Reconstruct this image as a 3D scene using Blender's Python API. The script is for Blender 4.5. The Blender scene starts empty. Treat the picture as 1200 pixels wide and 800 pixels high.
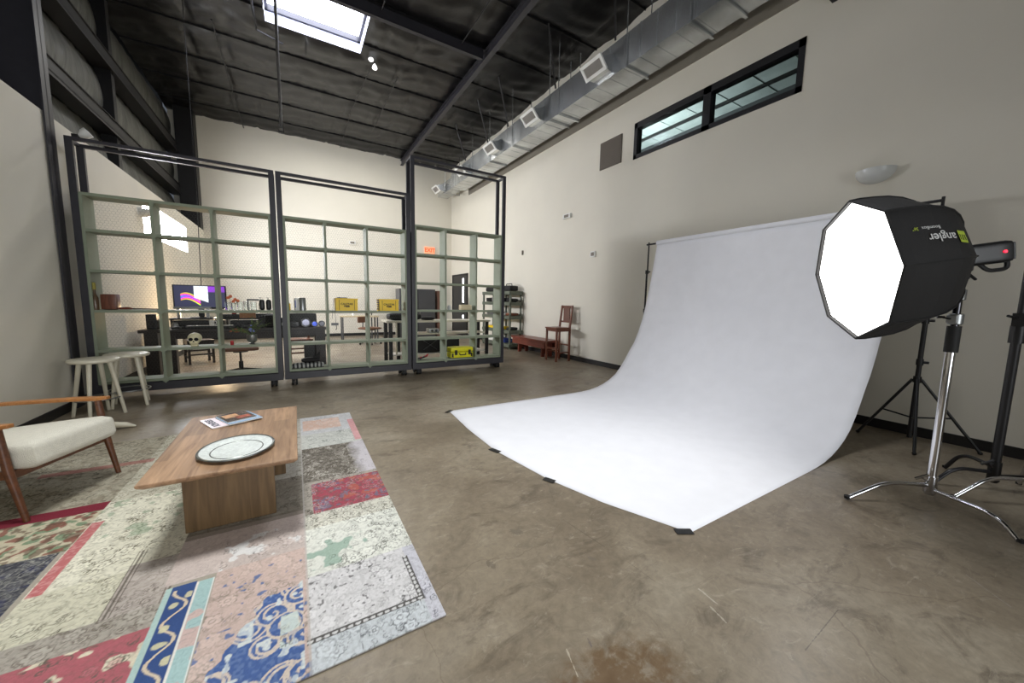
import bpy, bmesh, math, random
import numpy as np
from mathutils import Vector, Matrix
random.seed(4)
S = bpy.context.scene
C = S.collection
PI = math.pi

# ------------------------------------------------------------------ helpers
class MB:
    def __init__(s): s.bm = bmesh.new()
    def _add(s, vs, fs):
        v = [s.bm.verts.new(p) for p in vs]
        for f in fs:
            try: s.bm.faces.new([v[i] for i in f])
            except ValueError: pass
        return s
    def box(s, x0, x1, y0, y1, z0, z1, M=None):
        vs = [Vector((x, y, z)) for z in (z0, z1) for y in (y0, y1) for x in (x0, x1)]
        if M is not None: vs = [M @ v for v in vs]
        return s._add(vs, [(0,2,3,1),(4,5,7,6),(0,1,5,4),(2,6,7,3),(0,4,6,2),(1,3,7,5)])
    def tube(s, pts, r, seg=12, cap=True):
        pts = [Vector(p) for p in pts]; n = len(pts)
        rs = r if isinstance(r, (list, tuple)) else [r]*n
        t0 = (pts[1]-pts[0]).normalized()
        a = Vector((0,0,1)) if abs(t0.z) < .9 else Vector((1,0,0))
        u = t0.cross(a).normalized(); rings = []
        for i, p in enumerate(pts):
            t = (pts[min(i+1,n-1)]-pts[max(i-1,0)]).normalized()
            u = (u - t*u.dot(t)).normalized(); w = t.cross(u)
            rings.append([s.bm.verts.new(p+(u*math.cos(k*2*PI/seg)+w*math.sin(k*2*PI/seg))*rs[i]) for k in range(seg)])
        for a_, b_ in zip(rings, rings[1:]):
            for k in range(seg): s.bm.faces.new([a_[k], a_[(k+1)%seg], b_[(k+1)%seg], b_[k]])
        if cap:
            s.bm.faces.new(rings[0][::-1]); s.bm.faces.new(rings[-1])
        return s
    def bar(s, p, q, w, h=None):                     # rectangular bar from p to q
        p = Vector(p); q = Vector(q); h = h or w; t = (q-p).normalized()
        a = Vector((0,0,1)) if abs(t.z) < .9 else Vector((1,0,0))
        u = t.cross(a).normalized(); v = u.cross(t)
        vs = [c + u*(i*w/2) + v*(j*h/2) for c in (p, q) for j in (-1,1) for i in (-1,1)]
        return s._add(vs, [(0,2,3,1),(4,5,7,6),(0,1,5,4),(2,6,7,3),(0,4,6,2),(1,3,7,5)])
    def lathe(s, prof, c=(0,0,0), seg=24, M=None, a0=0, a1=2*PI, sx=1, sy=1, cap=True):
        full = abs(a1-a0-2*PI) < 1e-6; n = seg if full else seg+1; rings = []
        for r, z in prof:
            ring = []
            for k in range(n):
                a = a0+(a1-a0)*k/seg
                v = Vector((r*math.cos(a)*sx, r*math.sin(a)*sy, z))
                if M is not None: v = M @ v
                ring.append(s.bm.verts.new(v+Vector(c)))
            rings.append(ring)
        for a_, b_ in zip(rings, rings[1:]):
            for k in range(n if full else n-1):
                s.bm.faces.new([a_[k], a_[(k+1)%n], b_[(k+1)%n], b_[k]])
        if full and cap:
            if prof[0][0] > 1e-5: s.bm.faces.new(rings[0][::-1])
            if prof[-1][0] > 1e-5: s.bm.faces.new(rings[-1])
        return s
    def prism(s, poly, z0, z1, M=None):
        n = len(poly)
        vs = [Vector((x, y, z)) for z in (z0, z1) for x, y in poly]
        if M is not None: vs = [M @ v for v in vs]
        return s._add(vs, [tuple(range(n))[::-1], tuple(range(n, 2*n))] + [(i,(i+1)%n,n+(i+1)%n,n+i) for i in range(n)])
    def cushion(s, x0, x1, y0, y1, z0, z1, M=None, r=.04, puff=.02, n=14):
        # rounded box with a slightly puffed top
        hx, hy, hz = (x1-x0)/2, (y1-y0)/2, (z1-z0)/2; c = Vector(((x0+x1)/2,(y0+y1)/2,(z0+z1)/2))
        tmp = bmesh.new(); bmesh.ops.create_cube(tmp, size=2)
        bmesh.ops.subdivide_edges(tmp, edges=tmp.edges[:], cuts=n, use_grid_fill=True)
        mp = {}
        for v in tmp.verts:
            p = Vector((v.co.x*hx, v.co.y*hy, v.co.z*hz))
            q = Vector((max(-hx+r,min(hx-r,p.x)), max(-hy+r,min(hy-r,p.y)), max(-hz+r,min(hz-r,p.z))))
            d = p-q
            if d.length > 1e-9: p = q+d.normalized()*r
            f = (1-v.co.x**2)*(1-v.co.y**2)
            p.z += puff*f*(1 if v.co.z > 0 else -.4)*abs(v.co.z)
            p = p+c
            if M is not None: p = M @ p
            mp[v.index] = s.bm.verts.new(p)
        tmp.verts.index_update()
        for f in tmp.faces: s.bm.faces.new([mp[v.index] for v in f.verts])
        tmp.free(); return s
    def sphere(s, c, r, seg=16, sc=(1,1,1)):
        prof = [(r*math.sin(i*PI/(seg//2)), -r*math.cos(i*PI/(seg//2))) for i in range(seg//2+1)]
        rings = []
        c = Vector(c)
        for q, z in prof:
            if q < 1e-6: rings.append([s.bm.verts.new(c+Vector((0,0,z*sc[2])))])
            else: rings.append([s.bm.verts.new(c+Vector((q*math.cos(k*2*PI/seg)*sc[0], q*math.sin(k*2*PI/seg)*sc[1], z*sc[2]))) for k in range(seg)])
        for a_, b_ in zip(rings, rings[1:]):
            for k in range(seg):
                if len(a_) == 1: s.bm.faces.new([a_[0], b_[(k+1)%seg], b_[k]])
                elif len(b_) == 1: s.bm.faces.new([a_[k], a_[(k+1)%seg], b_[0]])
                else: s.bm.faces.new([a_[k], a_[(k+1)%seg], b_[(k+1)%seg], b_[k]])
        return s
    def build(s, name, m, parent=None, world=True, smooth=False, bevel=0, label=None):
        if parent is not None and world:
            bmesh.ops.transform(s.bm, matrix=WM(parent).inverted(), verts=s.bm.verts)
        bmesh.ops.recalc_face_normals(s.bm, faces=s.bm.faces)
        me = bpy.data.meshes.new(name); s.bm.to_mesh(me); s.bm.free()
        o = bpy.data.objects.new(name, me); C.objects.link(o)
        if m: me.materials.append(m)
        if smooth:
            for p in me.polygons: p.use_smooth = True
            try: me.set_sharp_from_angle(angle=math.radians(40))
            except Exception: pass
        if bevel:
            b = o.modifiers.new('bevel', 'BEVEL'); b.width = bevel; b.segments = 2; b.limit_method = 'ANGLE'
        if parent is not None: o.parent = parent
        if label: o['label'] = label
        return o

def WM(o):
    m = Matrix.LocRotScale(o.location, o.rotation_euler, o.scale)
    return WM(o.parent) @ m if o.parent else m
def tag(o, label, cat, group=None, kind=None):
    o['label'] = label; o['category'] = cat
    if group: o['group'] = group
    if kind: o['kind'] = kind
    return o
def thing(name, label, cat, loc=(0,0,0), rotz=0, group=None):
    o = bpy.data.objects.new(name, None); C.objects.link(o); o.empty_display_size = .1
    o.location = loc; o.rotation_euler = (0, 0, rotz)
    return tag(o, label, cat, group)
def struct(o):
    o['kind'] = 'structure'; return o
def dup(root, loc, rotz=None, label=None):
    def cp(o, par):
        c = o.copy(); C.objects.link(c); c.parent = par
        for ch in [q for q in C.objects if q.parent == o]: cp(ch, c)
        return c
    r = cp(root, None); r.location = loc
    if rotz is not None: r.rotation_euler = (0,0,rotz)
    if label: r['label'] = label
    return r
def text(name, body, size, m, M, parent=None, extrude=.001, mapf=None, bold=0):
    cu = bpy.data.curves.new(name, 'FONT'); cu.body = body; cu.size = size; cu.extrude = extrude
    cu.align_x = 'CENTER'; cu.align_y = 'CENTER'; cu.offset = bold
    o = bpy.data.objects.new(name, cu); C.objects.link(o)
    dg = bpy.context.evaluated_depsgraph_get()
    me = bpy.data.meshes.new_from_object(o.evaluated_get(dg))
    bpy.data.objects.remove(o); bpy.data.curves.remove(cu)
    for v in me.vertices:
        p = mapf(v.co) if mapf else M @ v.co
        if parent is not None: p = WM(parent).inverted() @ p
        v.co = p
    me.materials.clear(); me.materials.append(m)
    t = bpy.data.objects.new(name, me); C.objects.link(t)
    if parent is not None: t.parent = parent
    return t
def arc(pts, n=6, rad=.05):                           # round the inner corners of a polyline
    pts = [Vector(p) for p in pts]; out = [pts[0]]
    for i in range(1, len(pts)-1):
        a, b, c = pts[i-1], pts[i], pts[i+1]
        p = b+(a-b).normalized()*min(rad,(a-b).length*.49); q = b+(c-b).normalized()*min(rad,(c-b).length*.49)
        for k in range(n+1):
            t = k/n; out.append(p*(1-t)**2+b*2*t*(1-t)+q*t*t)
    out.append(pts[-1]); return out

# ------------------------------------------------------------------ materials
def lin(c):
    return tuple(((x/255)/12.92 if x/255 <= .04045 else ((x/255+.055)/1.055)**2.4) for x in c)
def mat(name, c, rough=.5, metal=0, var=0, vscale=6, bump=0, bscale=60, emit=0, coat=0, alpha=1, trans=0, spec=None, stretch=None):
    m = bpy.data.materials.new(name); m.use_nodes = True; nt = m.node_tree; b = nt.nodes['Principled BSDF']
    col = (*lin(c), 1)
    b.inputs['Base Color'].default_value = col
    b.inputs['Roughness'].default_value = rough; b.inputs['Metallic'].default_value = metal
    b.inputs['Coat Weight'].default_value = coat; b.inputs['Transmission Weight'].default_value = trans
    if spec is not None: b.inputs['Specular IOR Level'].default_value = spec
    if emit:
        b.inputs['Emission Color'].default_value = col; b.inputs['Emission Strength'].default_value = emit
    tc = nt.nodes.new('ShaderNodeTexCoord'); mp = nt.nodes.new('ShaderNodeMapping')
    nt.links.new(tc.outputs['Object'], mp.inputs['Vector'])
    if stretch: mp.inputs['Scale'].default_value = stretch
    n = nt.nodes.new('ShaderNodeTexNoise'); n.inputs['Scale'].default_value = vscale; n.inputs['Detail'].default_value = 6
    nt.links.new(mp.outputs[0], n.inputs['Vector'])
    r = nt.nodes.new('ShaderNodeValToRGB'); v = max(var, .02)
    r.color_ramp.elements[0].position = .3; r.color_ramp.elements[1].position = .7
    r.color_ramp.elements[0].color = (*[x*(1-v) for x in col[:3]], 1)
    r.color_ramp.elements[1].color = (*[min(1, x*(1+v)) for x in col[:3]], 1)
    nt.links.new(n.outputs['Fac'], r.inputs['Fac']); nt.links.new(r.outputs[0], b.inputs['Base Color'])
    if bump:
        n2 = nt.nodes.new('ShaderNodeTexNoise'); n2.inputs['Scale'].default_value = bscale; n2.inputs['Detail'].default_value = 4
        nt.links.new(mp.outputs[0], n2.inputs['Vector'])
        bp = nt.nodes.new('ShaderNodeBump'); bp.inputs['Strength'].default_value = bump; bp.inputs['Distance'].default_value = .01
        nt.links.new(n2.outputs['Fac'], bp.inputs['Height']); nt.links.new(bp.outputs[0], b.inputs['Normal'])
    return m
def node(nt, t, **kw):
    n = nt.nodes.new(t)
    for k, v in kw.items(): setattr(n, k, v)
    return n
def mth(nt, op, a, b=None, c=None):
    n = nt.nodes.new('ShaderNodeMath'); n.operation = op
    for i, x in enumerate((a, b, c)):
        if x is None: continue
        if isinstance(x, (int, float)): n.inputs[i].default_value = x
        else: nt.links.new(x, n.inputs[i])
    return n.outputs[0]
def wood(name, c1, c2, rough=.4, scale=3, axis=(1, 12, 12), coat=0):
    m = mat(name, c1, rough, coat=coat); nt = m.node_tree; b = nt.nodes['Principled BSDF']
    mp = [n for n in nt.nodes if n.type == 'MAPPING'][0]; mp.inputs['Scale'].default_value = axis
    nz = [n for n in nt.nodes if n.type == 'TEX_NOISE'][0]; nz.inputs['Scale'].default_value = scale; nz.inputs['Distortion'].default_value = .8
    r = [n for n in nt.nodes if n.type == 'VALTORGB'][0]
    r.color_ramp.elements[0].color = (*lin(c1), 1); r.color_ramp.elements[1].color = (*lin(c2), 1)
    return m

WALLC = (222, 217, 203)
m_wall = mat('painted drywall', WALLC, .75, var=.015, vscale=1.5, bump=.05, bscale=200)
m_band = mat('taupe painted band', (128, 122, 110), .8, var=.03)
m_base = mat('black rubber base', (22, 21, 22), .45)
m_steel = mat('dark painted steel', (48, 47, 53), .45, var=.08, vscale=12)
m_blackst = mat('matte black steel', (20, 19, 21), .5, var=.1)
m_green = mat('sage green paint', (136, 145, 124), .55, var=.05, vscale=8)
m_wire = mat('galvanised wire', (96, 96, 90), .5, metal=.3)
m_galv = mat('galvanised sheet', (198, 201, 202), .27, metal=.78, var=.3, vscale=1.6, bump=.06, bscale=5)
m_whitemet = mat('white enamelled metal', (228, 228, 224), .4)
m_black = mat('black plastic', (17, 17, 19), .42)
m_blacks = mat('black satin plastic', (30, 30, 33), .3)
m_fabric_b = mat('black nylon fabric', (12, 10, 10), .7, bump=.2, bscale=300)
m_chrome = mat('chrome', (205, 205, 208), .12, metal=1)
m_chromed = mat('dark chrome', (70, 70, 74), .2, metal=1)
m_rubber = mat('rubber', (16, 16, 16), .7)
m_cream = mat('cream enamel', (214, 208, 188), .35, var=.05)
m_paper = mat('white seamless paper', (238, 238, 242), .8, var=.008)
m_red = mat('red plastic', (170, 30, 35), .4)
m_yellow = mat('yellow plastic', (240, 200, 20), .45)
m_yellow2 = mat('lemon yellow plastic', (228, 222, 30), .4)
m_ink = mat('dark print', (60, 45, 20), .6)
m_grey = mat('grey metal cabinet', (78, 78, 80), .45, var=.05)
m_white = mat('white laminate', (225, 222, 214), .4)
m_skull = mat('bone', (222, 214, 178), .5, var=.08, vscale=20)
m_dark = mat('hollow dark', (12, 11, 10), .8)
m_cardb = mat('pale wood box', (210, 195, 160), .6, var=.05)
m_leather = mat('tan leather', (120, 80, 55), .45, var=.1)
m_tealbin = mat('blue plastic', (50, 70, 150), .4)
m_pewter = mat('brushed pewter', (150, 152, 152), .35, metal=.9, stretch=(40, 40, 1), var=.1)
m_boucle = mat('cream boucle', (216, 212, 198), .9, var=.05, vscale=40, bump=.6, bscale=220)
m_walnut = wood('walnut wood', (78, 44, 24), (104, 62, 36), .38, 3, (2, 14, 14))
m_oak = wood('honey wood', (150, 96, 48), (176, 120, 66), .38, 3, (14, 2, 14))
m_table = wood('table wood', (122, 92, 66), (170, 136, 104), .5, 2.2, (14, 1.2, 14), coat=0)
m_tablev = wood('table wood upright', (84, 64, 40), (114, 90, 60), .4, 2.2, (14, 14, 1.2))
m_redwood = wood('red stained wood', (92, 40, 28), (124, 58, 42), .35, 3, (14, 2, 14))
m_chairw = wood('mahogany wood', (88, 46, 30), (120, 68, 46), .35, 3, (14, 14, 2))
m_darkw = wood('espresso wood', (30, 22, 20), (44, 33, 28), .4, 3, (2, 14, 14))
m_rackg = mat('grey green plastic', (92, 98, 84), .55, var=.06)
m_leaf = mat('leaf', (88, 104, 62), .6, var=.25, vscale=30)
m_flower = mat('dry flower', (140, 128, 110), .7, var=.2, vscale=30)
m_spk = mat('grille', (120, 112, 100), .6)

def fix_table():
    # table top: glued staves running along Y in slightly different browns
    nt = m_table.node_tree; b = nt.nodes['Principled BSDF']
    tc = [n for n in nt.nodes if n.type == 'TEX_COORD'][0]
    sp = node(nt, 'ShaderNodeSeparateXYZ'); nt.links.new(tc.outputs['Object'], sp.inputs[0])
    fx = mth(nt, 'FLOOR', mth(nt, 'MULTIPLY', sp.outputs[0], 11))
    fy = mth(nt, 'FLOOR', mth(nt, 'ADD', mth(nt, 'MULTIPLY', sp.outputs[1], 1.6), mth(nt, 'MULTIPLY', fx, .37)))
    cb = node(nt, 'ShaderNodeCombineXYZ'); nt.links.new(fx, cb.inputs[0]); nt.links.new(fy, cb.inputs[1])
    wn = node(nt, 'ShaderNodeTexWhiteNoise'); nt.links.new(cb.outputs[0], wn.inputs['Vector'])
    mr = node(nt, 'ShaderNodeMapRange'); nt.links.new(wn.outputs['Value'], mr.inputs[0]); mr.inputs[3].default_value = .82; mr.inputs[4].default_value = 1.14
    old = b.inputs['Base Color'].links[0].from_socket
    mx = node(nt, 'ShaderNodeVectorMath', operation='SCALE'); nt.links.new(old, mx.inputs[0]); nt.links.new(mr.outputs[0], mx.inputs['Scale'])
    nt.links.new(mx.outputs[0], b.inputs['Base Color'])
fix_table()

def floor_material():
    m = bpy.data.materials.new('polished concrete'); m.use_nodes = True; nt = m.node_tree; b = nt.nodes['Principled BSDF']
    tc = node(nt, 'ShaderNodeTexCoord'); L = nt.links.new
    def noise(sc, det=8, dist=0, rough=.6, stretch=None):
        n = node(nt, 'ShaderNodeTexNoise'); n.inputs['Scale'].default_value = sc; n.inputs['Detail'].default_value = det
        n.inputs['Distortion'].default_value = dist; n.inputs['Roughness'].default_value = rough
        if stretch:
            mp = node(nt, 'ShaderNodeMapping'); mp.inputs['Scale'].default_value = stretch; mp.inputs['Rotation'].default_value = (0,0,.5)
            L(tc.outputs['Object'], mp.inputs[0]); L(mp.outputs[0], n.inputs['Vector'])
        else: L(tc.outputs['Object'], n.inputs['Vector'])
        return n.outputs['Fac']
    def ramp(f, stops):
        r = node(nt, 'ShaderNodeValToRGB'); L(f, r.inputs[0])
        e = r.color_ramp.elements
        while len(e) < len(stops): e.new(.5)
        for x, (p, c) in zip(e, stops): x.position = p; x.color = (*lin(c), 1)
        return r.outputs[0]
    base = ramp(noise(.8, 6, .6), [(.3, (116, 102, 84)), (.5, (148, 135, 115)), (.7, (168, 157, 138))])
    def mixc(fac, a, c, mode='MIX'):
        mx = node(nt, 'ShaderNodeMix', data_type='RGBA', blend_type=mode); mx.clamp_factor = True
        if isinstance(fac, (int, float)): mx.inputs[0].default_value = fac
        else: L(fac, mx.inputs[0])
        L(a, mx.inputs[6])
        if isinstance(c, tuple): mx.inputs[7].default_value = (*lin(c), 1)
        else: L(c, mx.inputs[7])
        return mx.outputs[2]
    blot = ramp(noise(2.6, 9, 1.2, .7, (1, 1.8, 1)), [(.52, (0,0,0)), (.66, (255,255,255))])
    col = mixc(mth(nt, 'MULTIPLY', blot, .72), base, (96, 84, 70))
    fine = ramp(noise(22, 8, .5, .75), [(.3, (200,200,200)), (.75, (255,255,255))])
    col = mixc(.9, col, fine, 'MULTIPLY')
    lt = ramp(noise(5.5, 10, 1.6, .75, (1, 2.2, 1)), [(.56, (0,0,0)), (.68, (255,255,255))])
    col = mixc(mth(nt, 'MULTIPLY', lt, .45), col, (176, 166, 148))
    sp = node(nt, 'ShaderNodeSeparateXYZ'); L(tc.outputs['Object'], sp.inputs[0]); X, Y = sp.outputs[0], sp.outputs[1]
    def ell(cx, cy, rx, ry):
        a = mth(nt, 'POWER', mth(nt, 'DIVIDE', mth(nt, 'SUBTRACT', X, cx), rx), 2)
        c = mth(nt, 'POWER', mth(nt, 'DIVIDE', mth(nt, 'SUBTRACT', Y, cy), ry), 2)
        d = mth(nt, 'SQRT', mth(nt, 'ADD', a, c))
        return mth(nt, 'SUBTRACT', 1.0, mth(nt, 'MINIMUM', d, 1.0))
    n6 = noise(16, 10, .3, .7)
    st = mth(nt, 'MULTIPLY', ell(.88, .72, .34, .22), mth(nt, 'MULTIPLY', mth(nt, 'MAXIMUM', mth(nt, 'SUBTRACT', n6, .40), 0.0), 13.0))
    col = mixc(mth(nt, 'MINIMUM', st, .75), col, (100, 74, 42))
    st2 = mth(nt, 'MULTIPLY', ell(1.3, 3.35, .5, .35), mth(nt, 'MULTIPLY', n6, 1.6))
    col = mixc(mth(nt, 'MINIMUM', st2, .5), col, (104, 92, 74))
    # wandering hairline cracks
    vo = node(nt, 'ShaderNodeTexVoronoi', feature='DISTANCE_TO_EDGE'); vo.inputs['Scale'].default_value = .42
    wv = node(nt, 'ShaderNodeTexNoise'); wv.inputs['Scale'].default_value = 2.5; wv.inputs['Detail'].default_value = 6
    L(tc.outputs['Object'], wv.inputs['Vector'])
    va = node(nt, 'ShaderNodeVectorMath', operation='MULTIPLY_ADD'); L(wv.outputs['Color'], va.inputs[0]); va.inputs[1].default_value = (.35,.35,0); L(tc.outputs['Object'], va.inputs[2])
    L(va.outputs[0], vo.inputs['Vector'])
    cr = mth(nt, 'MULTIPLY', mth(nt, 'LESS_THAN', vo.outputs['Distance'], .0009), mth(nt, 'GREATER_THAN', noise(.7, 2), .47))
    col = mixc(mth(nt, 'MULTIPLY', cr, .35), col, (90, 76, 62))
    def seg(ax, ay, bx_, by, w, c, s=.5):             # a straight scratch
        nonlocal col
        dx, dy = bx_-ax, by-ay; l2 = dx*dx+dy*dy
        px = mth(nt, 'SUBTRACT', X, ax); py = mth(nt, 'SUBTRACT', Y, ay)
        t = mth(nt, 'DIVIDE', mth(nt, 'ADD', mth(nt, 'MULTIPLY', px, dx), mth(nt, 'MULTIPLY', py, dy)), l2)
        t = mth(nt, 'MINIMUM', mth(nt, 'MAXIMUM', t, 0.0), 1.0)
        ex = mth(nt, 'SUBTRACT', px, mth(nt, 'MULTIPLY', t, dx)); ey = mth(nt, 'SUBTRACT', py, mth(nt, 'MULTIPLY', t, dy))
        d = mth(nt, 'SQRT', mth(nt, 'ADD', mth(nt, 'MULTIPLY', ex, ex), mth(nt, 'MULTIPLY', ey, ey)))
        k = mth(nt, 'MULTIPLY', mth(nt, 'LESS_THAN', mth(nt, 'ADD', d, mth(nt, 'MULTIPLY', noise(45, 4), w*4.2)), w*2.9), s)
        col = mixc(k, col, c)
    seg(1.34, 1.59, 1.38, 1.29, .003, (70, 60, 50)); seg(1.40, 1.15, 1.41, .99, .002, (80, 70, 58))
    seg(1.55, .86, 1.54, .77, .004, (200, 192, 178)); seg(1.50, .78, 1.48, .70, .004, (196, 188, 172))
    seg(.83, .94, .80, .84, .003, (205, 195, 175)); seg(.93, .93, .92, .90, .004, (90, 80, 90))
    seg(1.02, 1.64, 1.035, 1.62, .026, (96, 88, 78)); seg(.78, 1.49, .79, 1.46, .02, (78, 68, 60)); seg(1.25, 1.27, 1.26, 1.25, .014, (100, 92, 82))
    seg(2.8, .25, 2.67, .11, .003, (150, 145, 138), .5); seg(1.97, .49, 1.62, .48, .002, (70, 60, 56), .6)
    seg(1.41, 1.77, 1.54, 2.03, .002, (78, 66, 54)); seg(.64, 2.03, 1.0, 1.86, .0016, (84, 74, 62)); seg(1.0, 1.86, 1.41, 1.78, .0016, (84, 74, 62))
    L(col, b.inputs['Base Color'])
    rr = node(nt, 'ShaderNodeMapRange'); L(noise(3.5, 8, .8), rr.inputs[0]); rr.inputs[3].default_value = .2; rr.inputs[4].default_value = .5
    L(rr.outputs[0], b.inputs['Roughness']); b.inputs['Specular IOR Level'].default_value = .5
    bp = node(nt, 'ShaderNodeBump'); bp.inputs['Strength'].default_value = .08; bp.inputs['Distance'].default_value = .01
    L(noise(14, 8), bp.inputs['Height']); L(bp.outputs[0], b.inputs['Normal'])
    return m
m_floor = floor_material()

# ------------------------------------------------------------------ camera (12.7 mm wide angle, 1.3 m above the floor)
CAMM = ((30.99521, 6.21598, 1.08638), 423.24)
def cam_basis():
    yaw, pit, rol = [math.radians(a) for a in CAMM[0]]
    f = Vector((math.sin(yaw)*math.cos(pit), math.cos(yaw)*math.cos(pit), -math.sin(pit)))
    r = Vector((math.cos(yaw), -math.sin(yaw), 0)); u = r.cross(f); c, s = math.cos(rol), math.sin(rol)
    return c*r+s*u, -s*r+c*u, f
r_, u_, f_ = cam_basis()
cd = bpy.data.cameras.new('camera'); cam = bpy.data.objects.new('camera', cd); C.objects.link(cam)
cam.matrix_world = Matrix(((r_.x, u_.x, -f_.x, 0), (r_.y, u_.y, -f_.y, 0), (r_.z, u_.z, -f_.z, 1.3), (0,0,0,1)))
cd.sensor_width = 36; cd.lens = CAMM[1]/1200*36; cd.clip_start = .05
S.camera = cam

# ------------------------------------------------------------------ room shell
XR, XL, YB, YF, ZC = 5.47, -2.2, 13.95, -4.0, 6.45
struct(MB().box(XL-.6, XR+3.4, YF-.2, YB+.2, -.1, 0).build('floor', m_floor))
WY0, WY1, WZ0, WZ1 = 2.28, 4.88, 3.95, 4.58
b = MB()
b.box(XR, XR+.15, YF, YB, 0, WZ0).box(XR, XR+.15, YF, YB, WZ1, ZC+.2)
b.box(XR, XR+.15, YF, WY0, WZ0, WZ1).box(XR, XR+.15, WY1, YB, WZ0, WZ1)
struct(b.build('wall_right', m_wall))
struct(MB().box(XL-.6, XR+.15, YB, YB+.15, 0, ZC+.2).build('wall_back', m_wall))
LY0, LY1, LZ0, LZ1 = 8.85, 11.85, 2.36, 2.95
b = MB()
b.box(XL-.12, XL, YF, YB, 0, LZ0).box(XL-.12, XL, YF, YB, LZ1, 3.21)
b.box(XL-.12, XL, YF, LY0, LZ0, LZ1).box(XL-.12, XL, LY1, YB, LZ0, LZ1)
struct(b.build('wall_left', m_wall))
# wall behind the photographer, with an unseen opening added for the front fill light
b = MB(); b.box(XL-.6, -.9, YF-.15, YF, 0, ZC+.2).box(2.9, XR+.15, YF-.15, YF, 0, ZC+.2).box(-.9, 2.9, YF-.15, YF, 3.3, ZC+.2)
struct(b.build('wall_front', m_wall))
struct(MB().box(XR-.013, XR, YF, 12.35, 0, .1).box(XR-.013, XR, 13.75, YB, 0, .1).build('baseboard_right', m_base))
struct(MB().box(XL, XR-.02, YB-.013, YB, 0, .1).build('baseboard_back', m_base))
struct(MB().box(XL, XL+.013, YF, 5.98, 0, .1).box(XL, XL+.013, 6.17, YB-.02, 0, .1).build('baseboard_left', m_base))
# upper outer wall of the shed above the left partition wall
m_ins = mat('dark vinyl insulation', (15, 14, 15), .38, var=.18, vscale=1.2, bump=.5, bscale=9)
m_insw = mat('grey vinyl insulation', (88, 88, 82), .5, var=.4, vscale=3, bump=.8, bscale=7, stretch=(1, 4, .35))
def insul_strip(z0, z1):
    n = 170; b = MB(); rows = 10; vs = []
    for j in range(rows+1):
        t = j/rows
        for i in range(n+1):
            y = YF+(YB-YF)*i/n
            x = -2.86 + .12*math.sin(PI*t) + .012*math.sin(y*13+math.sin(t*5+y*3)*1.5) + .006*math.sin(y*31+t*9)
            vs.append(Vector((x, y, z0+(z1-z0)*t)))
    b._add(vs, [(j*(n+1)+i, j*(n+1)+i+1, (j+1)*(n+1)+i+1, (j+1)*(n+1)+i) for j in range(rows) for i in range(n)])
    return b
b = MB(); b.box(XL-.75, XL-.68, YF, YB, 3.0, ZC+.2)
o = struct(b.build('wall_upper', m_blackst))
for i, (a, c) in enumerate(((3.1, 4.12), (4.32, 5.22), (5.42, 6.4))):
    struct(insul_strip(a, c).build('wall_insulation', m_insw, smooth=True))
struct(MB().box(XL-.75, XL-.12, YF, YB, 3.02, 3.06).build('trim_1', m_blackst))
for i, z in enumerate((4.22, 5.32)):
    b = MB().box(-2.84, -2.56, YF, YB, z-.1, z-.085).box(-2.84, -2.56, YF, YB, z+.09, z+.1).box(-2.575, -2.56, YF, YB, z-.14, z-.085).box(-2.60, -2.585, YF, YB, z-.1, z+.1)
    struct(b.build('trim_%d' % (i+2), m_blackst))
# steel columns in the left wall line
def icol(y, name, z0=0):
    b = MB(); x0, x1 = -2.5, -2.175
    b.box(x0, x0+.014, y-.085, y+.085, z0, 6.4).box(x1-.014, x1, y-.085, y+.085, z0, 6.4).box(x0, x1, y-.006, y+.006, z0, 6.4)
    return struct(b.build(name, m_steel))
icol(6.08, 'trim_4')
for n_, y_ in ((5, 9.6), (7, 1.9)): struct(MB().box(-2.83, -2.62, y_-.07, y_+.07, 3.06, 6.4).build('trim_%d' % n_, m_blackst))
struct(MB().box(-2.6, -2.2, 13.55, 13.93, 3.22, 6.4).build('trim_6', m_blackst))

# ceiling: black faced insulation blankets sagging between purlins, skylight openings left free
SKY = [(-.27, 1.39, 7.55, 8.74), (-1.2, .4, 1.8, 3.0), (2.0, 3.4, 1.6, 2.8)]  # first is in view; the nearer ones are unseen, added with the key lamps
xs = np.arange(XL-.6, XR+.16, .06); ys = np.arange(YF, YB+.01, .05)
for a in SKY:
    xs = np.append(xs, a[:2]); ys = np.append(ys, a[2:])
xs = np.unique(np.round(xs, 4)); ys = np.unique(np.round(ys, 4))
PS = 1.2; P0 = 7.18
def cz(x, y):
    t = ((y-P0)/PS) % 1.0
    q = ((x-.2+.13*np.floor((y-P0)/PS))/.62) % 1.0
    sag = .085*np.sin(np.pi*t)**.6
    seam = .04*np.exp(-((q-.5)/.035)**2)*np.sin(np.pi*t)
    wr = .009*np.sin(x*11+np.sin(y*4)*2)*np.sin(np.pi*t)+.007*np.sin(y*17+x*3+np.sin(x*5))
    edge = .02*np.abs(np.sin(x*26+np.sin(x*7)*2))*(np.exp(-(t/.1)**2)+np.exp(-((1-t)/.1)**2))
    return 6.47-sag+seam+wr-edge
XX, YY = np.meshgrid(xs, ys, indexing='ij'); ZZ = cz(XX, YY)
for a in SKY:
    d = np.maximum.reduce([a[0]-XX, XX-a[1], a[2]-YY, YY-a[3], np.zeros_like(XX)])
    w = np.clip(d/.12, 0, 1); ZZ = 6.44*(1-w)+ZZ*w
V = np.stack([XX, YY, ZZ], -1).reshape(-1, 3); ny = len(ys); F = []
for i in range(len(xs)-1):
    for j in range(ny-1):
        cx_, cy_ = (xs[i]+xs[i+1])/2, (ys[j]+ys[j+1])/2
        if any(a[0] < cx_ < a[1] and a[2] < cy_ < a[3] for a in SKY): continue
        k = i*ny+j; F.append((k, k+1, k+ny+1, k+ny))
me = bpy.data.meshes.new('ceiling'); me.from_pydata(V.tolist(), [], F); me.materials.append(m_ins)
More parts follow.
